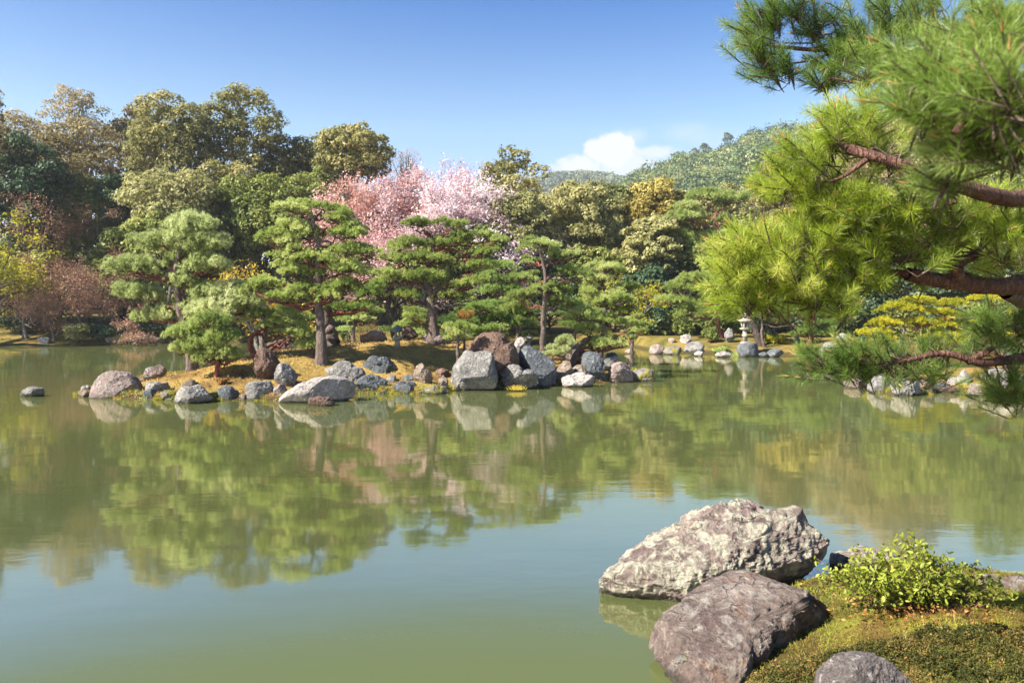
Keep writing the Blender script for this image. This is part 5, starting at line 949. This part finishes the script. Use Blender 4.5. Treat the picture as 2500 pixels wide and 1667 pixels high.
for s, m1, e in [((1600, 648), (1480, 640), (1340, 490)), ((1640, 650), (1500, 650), (1050, 370))]:
    pass
LP.append(plimb([(2270, 598, 4.2), (2240, 592, 4.2), (2200, 588, 4.2), (2150, 575, 4.2), (2110, 552, 4.2), (2060, 535, 4.2), (2010, 500, 4.2), (1995, 455, 4.2)], .022, .006))
LP.append(plimb([(2240, 592, 4.2), (2215, 565, 4.2), (2200, 540, 4.2), (2160, 520, 4.2), (2110, 495, 4.2), (2098, 460, 4.2)], .014, .005))
LP.append(plimb([(2335, 490, 4.1), (2290, 505, 4.1), (2255, 525, 4.1)], .014, .006))
LP.append(plimb([(2062, 661, 4.25), (2000, 650, 4.2), (1950, 640, 4.1), (1870, 640, 4.1), (1800, 610, 4.1)], .012, .005))
ALLP = np.concatenate(LP); bright = []
CL = [  # px, py, rx, ry, Y, n, left bias, dark
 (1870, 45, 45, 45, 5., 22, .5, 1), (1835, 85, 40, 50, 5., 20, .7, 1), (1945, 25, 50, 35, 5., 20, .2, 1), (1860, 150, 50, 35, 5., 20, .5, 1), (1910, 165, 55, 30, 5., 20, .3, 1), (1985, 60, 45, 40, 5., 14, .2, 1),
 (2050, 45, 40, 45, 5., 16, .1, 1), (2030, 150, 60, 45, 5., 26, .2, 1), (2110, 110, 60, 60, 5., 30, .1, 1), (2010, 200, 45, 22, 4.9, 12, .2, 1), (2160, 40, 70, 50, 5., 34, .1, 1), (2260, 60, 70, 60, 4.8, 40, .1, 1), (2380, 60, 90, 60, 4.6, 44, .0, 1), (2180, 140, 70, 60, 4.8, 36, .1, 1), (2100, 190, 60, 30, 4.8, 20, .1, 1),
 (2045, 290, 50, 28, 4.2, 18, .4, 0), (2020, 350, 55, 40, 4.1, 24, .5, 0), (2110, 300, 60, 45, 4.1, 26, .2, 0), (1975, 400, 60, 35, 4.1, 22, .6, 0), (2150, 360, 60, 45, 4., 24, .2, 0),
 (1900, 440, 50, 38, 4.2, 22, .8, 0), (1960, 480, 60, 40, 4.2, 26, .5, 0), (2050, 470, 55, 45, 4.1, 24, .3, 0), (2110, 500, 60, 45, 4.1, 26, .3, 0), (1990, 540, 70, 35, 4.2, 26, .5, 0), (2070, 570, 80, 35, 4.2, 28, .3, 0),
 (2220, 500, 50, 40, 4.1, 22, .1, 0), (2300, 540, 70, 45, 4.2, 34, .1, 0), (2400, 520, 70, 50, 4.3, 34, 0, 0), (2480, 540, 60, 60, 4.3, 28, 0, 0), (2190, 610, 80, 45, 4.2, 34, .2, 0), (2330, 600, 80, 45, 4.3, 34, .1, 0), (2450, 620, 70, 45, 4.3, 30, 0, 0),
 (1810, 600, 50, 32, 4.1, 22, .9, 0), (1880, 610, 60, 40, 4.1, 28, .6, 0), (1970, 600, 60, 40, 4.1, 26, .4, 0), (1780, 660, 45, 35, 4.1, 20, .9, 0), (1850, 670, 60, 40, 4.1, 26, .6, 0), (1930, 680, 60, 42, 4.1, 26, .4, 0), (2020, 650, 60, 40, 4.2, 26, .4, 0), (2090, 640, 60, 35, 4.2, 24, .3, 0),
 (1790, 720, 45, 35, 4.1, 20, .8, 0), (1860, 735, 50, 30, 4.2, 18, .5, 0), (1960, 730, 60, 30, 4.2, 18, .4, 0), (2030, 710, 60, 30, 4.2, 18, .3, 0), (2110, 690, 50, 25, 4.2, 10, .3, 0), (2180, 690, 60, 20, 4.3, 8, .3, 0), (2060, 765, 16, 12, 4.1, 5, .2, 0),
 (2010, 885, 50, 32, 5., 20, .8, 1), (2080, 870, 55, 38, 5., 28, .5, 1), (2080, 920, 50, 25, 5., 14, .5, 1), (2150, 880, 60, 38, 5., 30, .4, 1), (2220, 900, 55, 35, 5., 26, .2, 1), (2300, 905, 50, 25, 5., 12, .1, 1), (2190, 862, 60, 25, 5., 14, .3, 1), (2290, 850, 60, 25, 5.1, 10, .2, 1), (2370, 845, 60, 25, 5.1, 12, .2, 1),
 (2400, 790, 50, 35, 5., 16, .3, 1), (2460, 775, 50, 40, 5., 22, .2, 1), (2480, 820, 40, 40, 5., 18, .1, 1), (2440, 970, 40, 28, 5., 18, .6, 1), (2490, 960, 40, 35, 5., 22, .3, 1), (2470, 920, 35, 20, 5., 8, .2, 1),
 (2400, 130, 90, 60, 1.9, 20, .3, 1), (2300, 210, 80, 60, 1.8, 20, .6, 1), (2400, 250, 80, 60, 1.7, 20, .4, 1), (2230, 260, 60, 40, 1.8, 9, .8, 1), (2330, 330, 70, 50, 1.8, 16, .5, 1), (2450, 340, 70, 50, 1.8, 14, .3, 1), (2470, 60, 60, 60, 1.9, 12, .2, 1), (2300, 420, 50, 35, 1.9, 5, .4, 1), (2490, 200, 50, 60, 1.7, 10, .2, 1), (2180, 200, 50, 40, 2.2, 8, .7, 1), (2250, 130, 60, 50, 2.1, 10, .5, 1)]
tufts = []; g = Geo()
MP = np.concatenate([LP[i] for i in MAINL]); MPX = CX + MP[:, 0] / MP[:, 1] * F; MPY = HY - (MP[:, 2] - CH) / MP[:, 1] * F
for (px, py, rx_, ry_, Y, n, lb, dk) in CL:
    c = P(px, py, Y); R = np.array([rx_ / F * Y, max(rx_, ry_) / F * Y * .9, ry_ / F * Y]); n = int(n * (1.0 if Y > 3 else 1.5))
    # twig tree: limb -> cluster -> shoots
    j = np.argmin(((ALLP - c) ** 2).sum(1)); root = ALLP[j]; hub = c + np.array([.35 * R[0], 0, -.5 * R[2]]); L = np.linalg.norm(hub - root)
    if L > .05: g.tube(curve(root, hub, np.array([0, 0, -.05 * L]), rng, 7) - NB, np.linspace(.004 + .006 * min(L, 1), .0045, 7), 5)
    hubs = [hub] + [c + rng.normal(size=3) * R * .45 for _ in range(max(1, n // 9))]
    for h in hubs[1:]: g.tube(curve(hub, h, rng.normal(size=3) * .03, rng, 5) - NB, np.linspace(.0045, .003, 5), 4)
    for k in range(n):
        d0 = nrm(rng.normal(size=3)); p = c + rng.normal(size=3) * R * .62
        if Y > 3:       # keep the big limbs in view: shoots grow behind and around them
            sx, sy = CX + p[0] / p[1] * F, HY - (p[2] - CH) / p[1] * F; dd_ = np.hypot(MPX - sx, MPY - sy); jj = int(np.argmin(dd_))
            if dd_[jj] < 34 and p[1] < MP[jj, 1] + .25: p = p * (1 + (MP[jj, 1] + .3 - p[1]) / p[1]) - np.array([0, 0, CH]) * ((MP[jj, 1] + .3 - p[1]) / p[1])
        dv = nrm(.75 * nrm(p - c) * np.array([1, .7, .8]) + np.array([-.75 * lb - .1, 0, .55]) + .25 * rng.normal(size=3))
        h = hubs[int(np.argmin([np.linalg.norm(p - q) for q in hubs]))]; b = p - dv * .06
        g.tube(np.array([h, (h + b) / 2 - dv * .04, b - dv * .05, b]) - NB, [.003, .003, .0028, .0028], 3)
        tufts.append((Y, 'needle_shaded' if dk else 'needle', b, dv, rng.uniform(.8, 1.2) * (.72 if Y < 3 else 1.)))
link('twigs', g.mesh('twigs', [M['twig']]), near)['kind'] = 'stuff'
tufts.sort(key=lambda t: t[0] / t[4])
rest = {'needle': Geo(), 'needle_shaded': Geo()}
for k, (Y, dk, b, dv, sc) in enumerate(tufts):
    q = Vector(dv).to_track_quat('Z', 'Y'); v = int(rng.integers(0, 8)); rz = rng.uniform(0, 6.28)
    if k % max(1, len(tufts) // 290) == 0 and k // max(1, len(tufts) // 290) < 290 or k < 1:
        o = link('needle_tuft', TM[dk][v], near, b - NB); o.rotation_mode = 'QUATERNION'; from mathutils import Quaternion; o.rotation_quaternion = q @ Quaternion((0, 0, 1), rz); o.scale = (sc, sc, sc)
    else:
        Rm = np.array((q.to_matrix() @ Matrix.Rotation(rz, 3, 'Z'))); src = TG[v]; G2 = rest[dk]
        V = np.concatenate(src.v) @ Rm.T * sc + (b - NB); n0 = G2.n; G2.v.append(V)
        for a in range(len(src.q)): G2.q.append(src.q[a] + n0); G2.mq.append(src.mq[a]); G2.rq.append(np.clip(src.rq[a] * .6 + .4 * ((k * .618) % 1), 0, 1))
        for a in range(len(src.t)): G2.t.append(src.t[a] + n0); G2.mt.append(src.mt[a]); G2.rt.append(np.clip(src.rt[a] * .6 + .4 * ((k * .618) % 1), 0, 1))
        G2.n += len(V)
for dk, G2 in rest.items(): link('needles', G2.mesh('needles', [M[dk], M['twig'], M['candle']]), near)['kind'] = 'stuff'
print('tufts', len(tufts))

# ---------------------------------------------------------------- near bank plants
rng = np.random.default_rng(31)
# leafy bush
Yb_ = 6.0; bx = WX(2236, Yb_); bz = gz(bx, Yb_); bush = thing('leafy_bush', (bx, Yb_, bz), 'yellow-green leafy bush on the mossy bank behind the plum slab', 'bush')
lm = Geo(); L_ = .021; lm.add([(0, -L_, 0), (L_ * .42, -L_ * .35, .0015), (L_ * .42, L_ * .45, .0015), (0, L_, -.002), (-L_ * .42, L_ * .45, .0015), (-L_ * .42, -L_ * .35, .0015), (0, -L_ * .35, -.002), (0, L_ * .45, -.002)], q=[[0, 1, 2, 7], [0, 7, 4, 5]], t=[[7, 2, 3], [7, 3, 4]])
leafme = lm.mesh('leaf', [M['bush']], True); lv0 = np.concatenate(lm.v); sg = Geo(); LV = []
for k in range(330):
    a = rng.uniform(-1, 1); x0 = a * .24; hx = x0 + a * rng.uniform(.12, .46); top = (.40 + .06 * rng.normal()) * (1 - .45 * abs(a + .1) ** 1.6) * rng.uniform(.45, 1.08); yy = rng.uniform(-.28, .30)
    st = curve((x0 * .6, yy * .4, -.02), (hx, yy, top), np.array([0, 0, .02]), rng, 8); sg.tube(st, np.linspace(.004, .0015, 8), 4)
    for j in range(3, 8):
        for _ in range(3 if j < 7 else 5):
            p = st[j] + rng.normal(size=3) * .016; d = nrm(rng.normal(size=3) * .7 + np.array([a * .3, -.25, .35])); LV.append((p, d, rng.uniform(.7, 1.25)))
for k, (ax, ay) in enumerate([(-.62, .05), (-.55, -.05), (-.68, .12)]):
    st = curve((-.3, 0, .05), (ax, ay, .2), np.array([0, 0, .03]), rng, 8); sg.tube(st, np.linspace(.004, .0015, 8), 4)
    for j in range(3, 8):
        for _ in range(4): LV.append((st[j] + rng.normal(size=3) * .018, nrm(rng.normal(size=3) + [0, -.3, .5]), rng.uniform(.8, 1.2)))
link('stems', sg.mesh('stems', [M['twig_red']]), bush); order = sorted(range(len(LV)), key=lambda i: LV[i][0][1] - .8 * LV[i][0][2]); RG2 = Geo(); 
for c, i in enumerate(order):
    p, d, s = LV[i]; q = Vector(d).to_track_quat('Z', 'Y') @ Quaternion((0, 0, 1), rng.uniform(0, 6.28))
    if c % 9 == 0 and c // 9 < 290: o = link('leaf', leafme, bush, p); o.rotation_mode = 'QUATERNION'; o.rotation_quaternion = q; o.scale = (s, s, s)
    else: RG2.add(lv0 @ np.array(q.to_matrix()).T * s + p, q=[[0, 1, 2, 7], [0, 7, 4, 5]], t=[[7, 2, 3], [7, 3, 4]], rnd=None); r_ = rng.uniform(0, 1); RG2.rq[-1] = np.full(2, r_); RG2.rt[-1] = np.full(2, r_)
link('leaves', RG2.mesh('leaves', [M['bush']], True), bush)['kind'] = 'stuff'
g = Geo(); n = 700; p = np.stack([rng.normal(size=n) * .33, rng.normal(size=n) * .2 - .12, rng.uniform(.0, .09, n)], -1); g.leaves(p, dirs(n, rng, 0), .016, 0, .6, .5, rng); link('dry_leaves', g.mesh('dry_leaves', [M['litter']]), bush)['kind'] = 'stuff'
print('leaves', len(LV))
# dark ground-cover mat
def mat_h(x, y):
    u = (x - 2.62) / 1.5; v = (y - 4.5) / .8; w_ = np.clip(1 - abs(u) ** 3 - abs(v) ** 3, 0, 1); return .19 * w_ ** .5
GCX, GCY = 2.62, 4.5
n = 120000; u = rng.uniform(-1, 1, n); v = rng.uniform(-1, 1, n); k = abs(u) ** 3 + abs(v) ** 3 < 1 + .25 * perlin(np.stack([u * 4, v * 4, 0 * u], -1)); u, v = u[k], v[k]; x = GCX + u * 1.5; y = GCY + v * .8
hh = mat_h(x, y); zz = ground(x, y) + hh * (1 + .5 * perlin(np.stack([x * 5, y * 5, 0 * x], -1)) + .55 * perlin(np.stack([x * 15, y * 15, 0 * x], -1))) + rng.uniform(-.03, .02, len(x)); g = Geo()
g.leaves(np.stack([x, y, zz], -1), np.stack([u * .5, v * .5, 1 + 0 * u], -1), 0.010, 0, .8, .42, rng, up=np.array([0, 0, 1.5]))
tag(link('ground_cover', g.mesh('ground_cover', [M['heath']])), 'dense dark green and bronze ground cover in the lower right corner', 'ground cover', kind='stuff')
# moss blades and needle litter
n = 120000; x = rng.uniform(.8, 6.5, n); y = rng.uniform(3.2, 8., n); d = polydist(x, y, NEAR); f = fbm(np.stack([x * 1.8, y * 1.8, 0 * x], -1), 3) + .5 * np.exp(-((x - 2.15) ** 2 + (y - 6.0) ** 2) / .4); k = (d > .02) & (mat_h(x, y) < .04) & (x < (2620 - CX) / F * y); x, y, f = x[k], y[k], f[k]; n = len(x)
z = ground(x, y) + .01; b = np.stack([x, y, z], -1); lay = (f < -.05)[:, None]; dv = nrm(rng.normal(size=(n, 3)) * np.where(lay, 2.5, .45) + [0, 0, .6]); dv[:, 2] = abs(dv[:, 2]); s = nrm(np.cross(dv, rng.normal(size=(n, 3)))) * .0022
g = Geo(); g.tris(b - s, b + s, b + dv * np.where(lay, .05, .026) * rng.uniform(.6, 1.4, (n, 1)), 0, np.clip(.5 + f * .9, 0, 1))
tag(link('near_moss', g.mesh('near_moss', [M['mossblade']])), 'yellow-green moss and brown fallen needles on the near bank', 'moss', kind='stuff')
tot = sum(len(m.polygons) for m in bpy.data.meshes); print('polys', tot, 'objects', len(bpy.data.objects))

rng = np.random.default_rng(9); n = 900; yy = np.where(rng.uniform(0, 1, n) < .6, rng.uniform(38, 54, n), rng.uniform(24, 40, n)); xx = rng.uniform(-.62, .3, n) * yy; k = (polydist(xx, yy, ISL) < -.1) & (polydist(xx, yy, NEAR) < -.2) & (yy < shoreY(xx) - .2)
xx, yy = xx[k], yy[k]; g = Geo(); g.leaves(np.stack([xx, yy, np.full(len(xx), .006)], -1), np.tile([0, 0, 1.], (len(xx), 1)), .014, 0, .03, .6, rng)
tag(link('fallen_petals', g.mesh('fallen_petals', [M['pink']])), 'pale fallen petals drifting on the pond', 'petals', kind='stuff')

# grass and small ferns between the shore stones
def shore_grass(name, label, poly, n, seed, inner=.55, h=.11, mats=('lime', 'pine_dark', 'gold')):
    rng = np.random.default_rng(seed); pl = np.array(poly); k = rng.integers(0, len(pl) - 1, n); t = rng.uniform(0, 1, n)[:, None]; p = pl[k] * (1 - t) + pl[k + 1] * t + rng.normal(size=(n, 2)) * .22
    d = polydist(p[:, 0], p[:, 1], poly); m = (d > -.03) & (d < inner) & (perlin(np.stack([p[:, 0] * 1.1, p[:, 1] * 1.1, np.full(n, seed * 1.)], -1)) > -.08); p = p[m]; q = 16; n = len(p)
    z = np.maximum(ground(p[:, 0], p[:, 1]), 0); b = np.repeat(np.stack([p[:, 0], p[:, 1], z], -1), q, 0); b[:, :2] += rng.normal(size=(n * q, 2)) * .035
    dv = nrm(rng.normal(size=(n * q, 3)) * .55 + [0, 0, 1]); s_ = nrm(np.cross(dv, rng.normal(size=(n * q, 3)))) * .007; g = Geo(); hh = (h * rng.uniform(.4, 1.3, n)).repeat(q)[:, None]; mi = rng.choice(len(mats), n, p=[.3, .5, .2]).repeat(q)
    for j in range(len(mats)):
        m = mi == j; g.tris((b - s_)[m], (b + s_)[m], (b + dv * hh)[m], j, rng.uniform(0, 1, m.sum()))
    tag(link(name, g.mesh(name, [M[x] for x in mats])), label, 'grass', kind='stuff')
shore_grass('shore_grass', 'green and yellow grass growing between the island shore stones', ISL, 1500, 1)
shore_grass('shore_grass', 'grass and moss tufts along the right islet shore', RIS, 500, 2)

rng = np.random.default_rng(55); n = 900; x = rng.uniform(.9, 5.5, n); y = rng.uniform(3.6, 7.6, n); k = (polydist(x, y, NEAR) > .08) & (perlin(np.stack([x * 2, y * 2, 0 * x], -1)) > -.1); x, y = x[k], y[k]
g = Geo(); g.leaves(np.stack([x, y, ground(x, y) + mat_h(x, y) + .025], -1), np.tile([0, 0, 1.], (len(x), 1)), .013, 0, .5, .5, rng)
tag(link('fallen_leaves', g.mesh('fallen_leaves', [M['litter']])), 'small dry brown leaves scattered on the near moss', 'fallen leaves', kind='stuff')

rng = np.random.default_rng(88); pl = np.array(ISL[:19]); plx = CX + pl[:, 0] / pl[:, 1] * F
ANCH = [(232, 'round boulder at the left tip'), (345, 'right foot of the left tip boulder'), (415, 'mossy little shore rock'), (440, 'left foot of the angular grey rock'), (505, 'right foot of the angular grey rock'), (590, 'gap right below the young pine'), (676, 'left end of the whitish low boulder'),
        (872, 'right end of the whitish low boulder'), (935, 'dark blue-grey rock'), (1028, 'low dark shore rock'), (1108, 'left foot of the big pale block'), (1206, 'right foot of the big pale block'), (1318, 'knobbly rock, on its right'), (1360, 'tan rock right of the tall blue-grey boulder'),
        (1392, 'low white rock, behind it'), (1470, 'flat-topped upright stone'), (1508, 'round pinkish-brown boulder'), (1560, 'mossy rock ending the island')]
for k, (px, nm) in enumerate(ANCH):
    yy_ = float(np.interp(px, plx, pl[:, 1])) + rng.uniform(-.05, .12); r_ = rng.uniform(.09, .19); z0 = max(gz(WX(px, yy_), yy_), 0.); py = HY - (z0 - CH - .04) / yy_ * F; w_ = r_ / yy_ * F; cn, ck = [('pinkish', 'pink'), ('grey', 'grey'), ('tan', 'tan'), ('brown', 'brown'), ('mossy', 'mossy')][k % 5]
    rock('small ' + cn + ' stone at the waterline by the ' + nm, (px - w_, py - w_ * rng.uniform(.9, 1.4), px + w_, py, 'round'), ck, Yb=yy_, seed=300 + k, sub=3, group='small stones along the island shore')
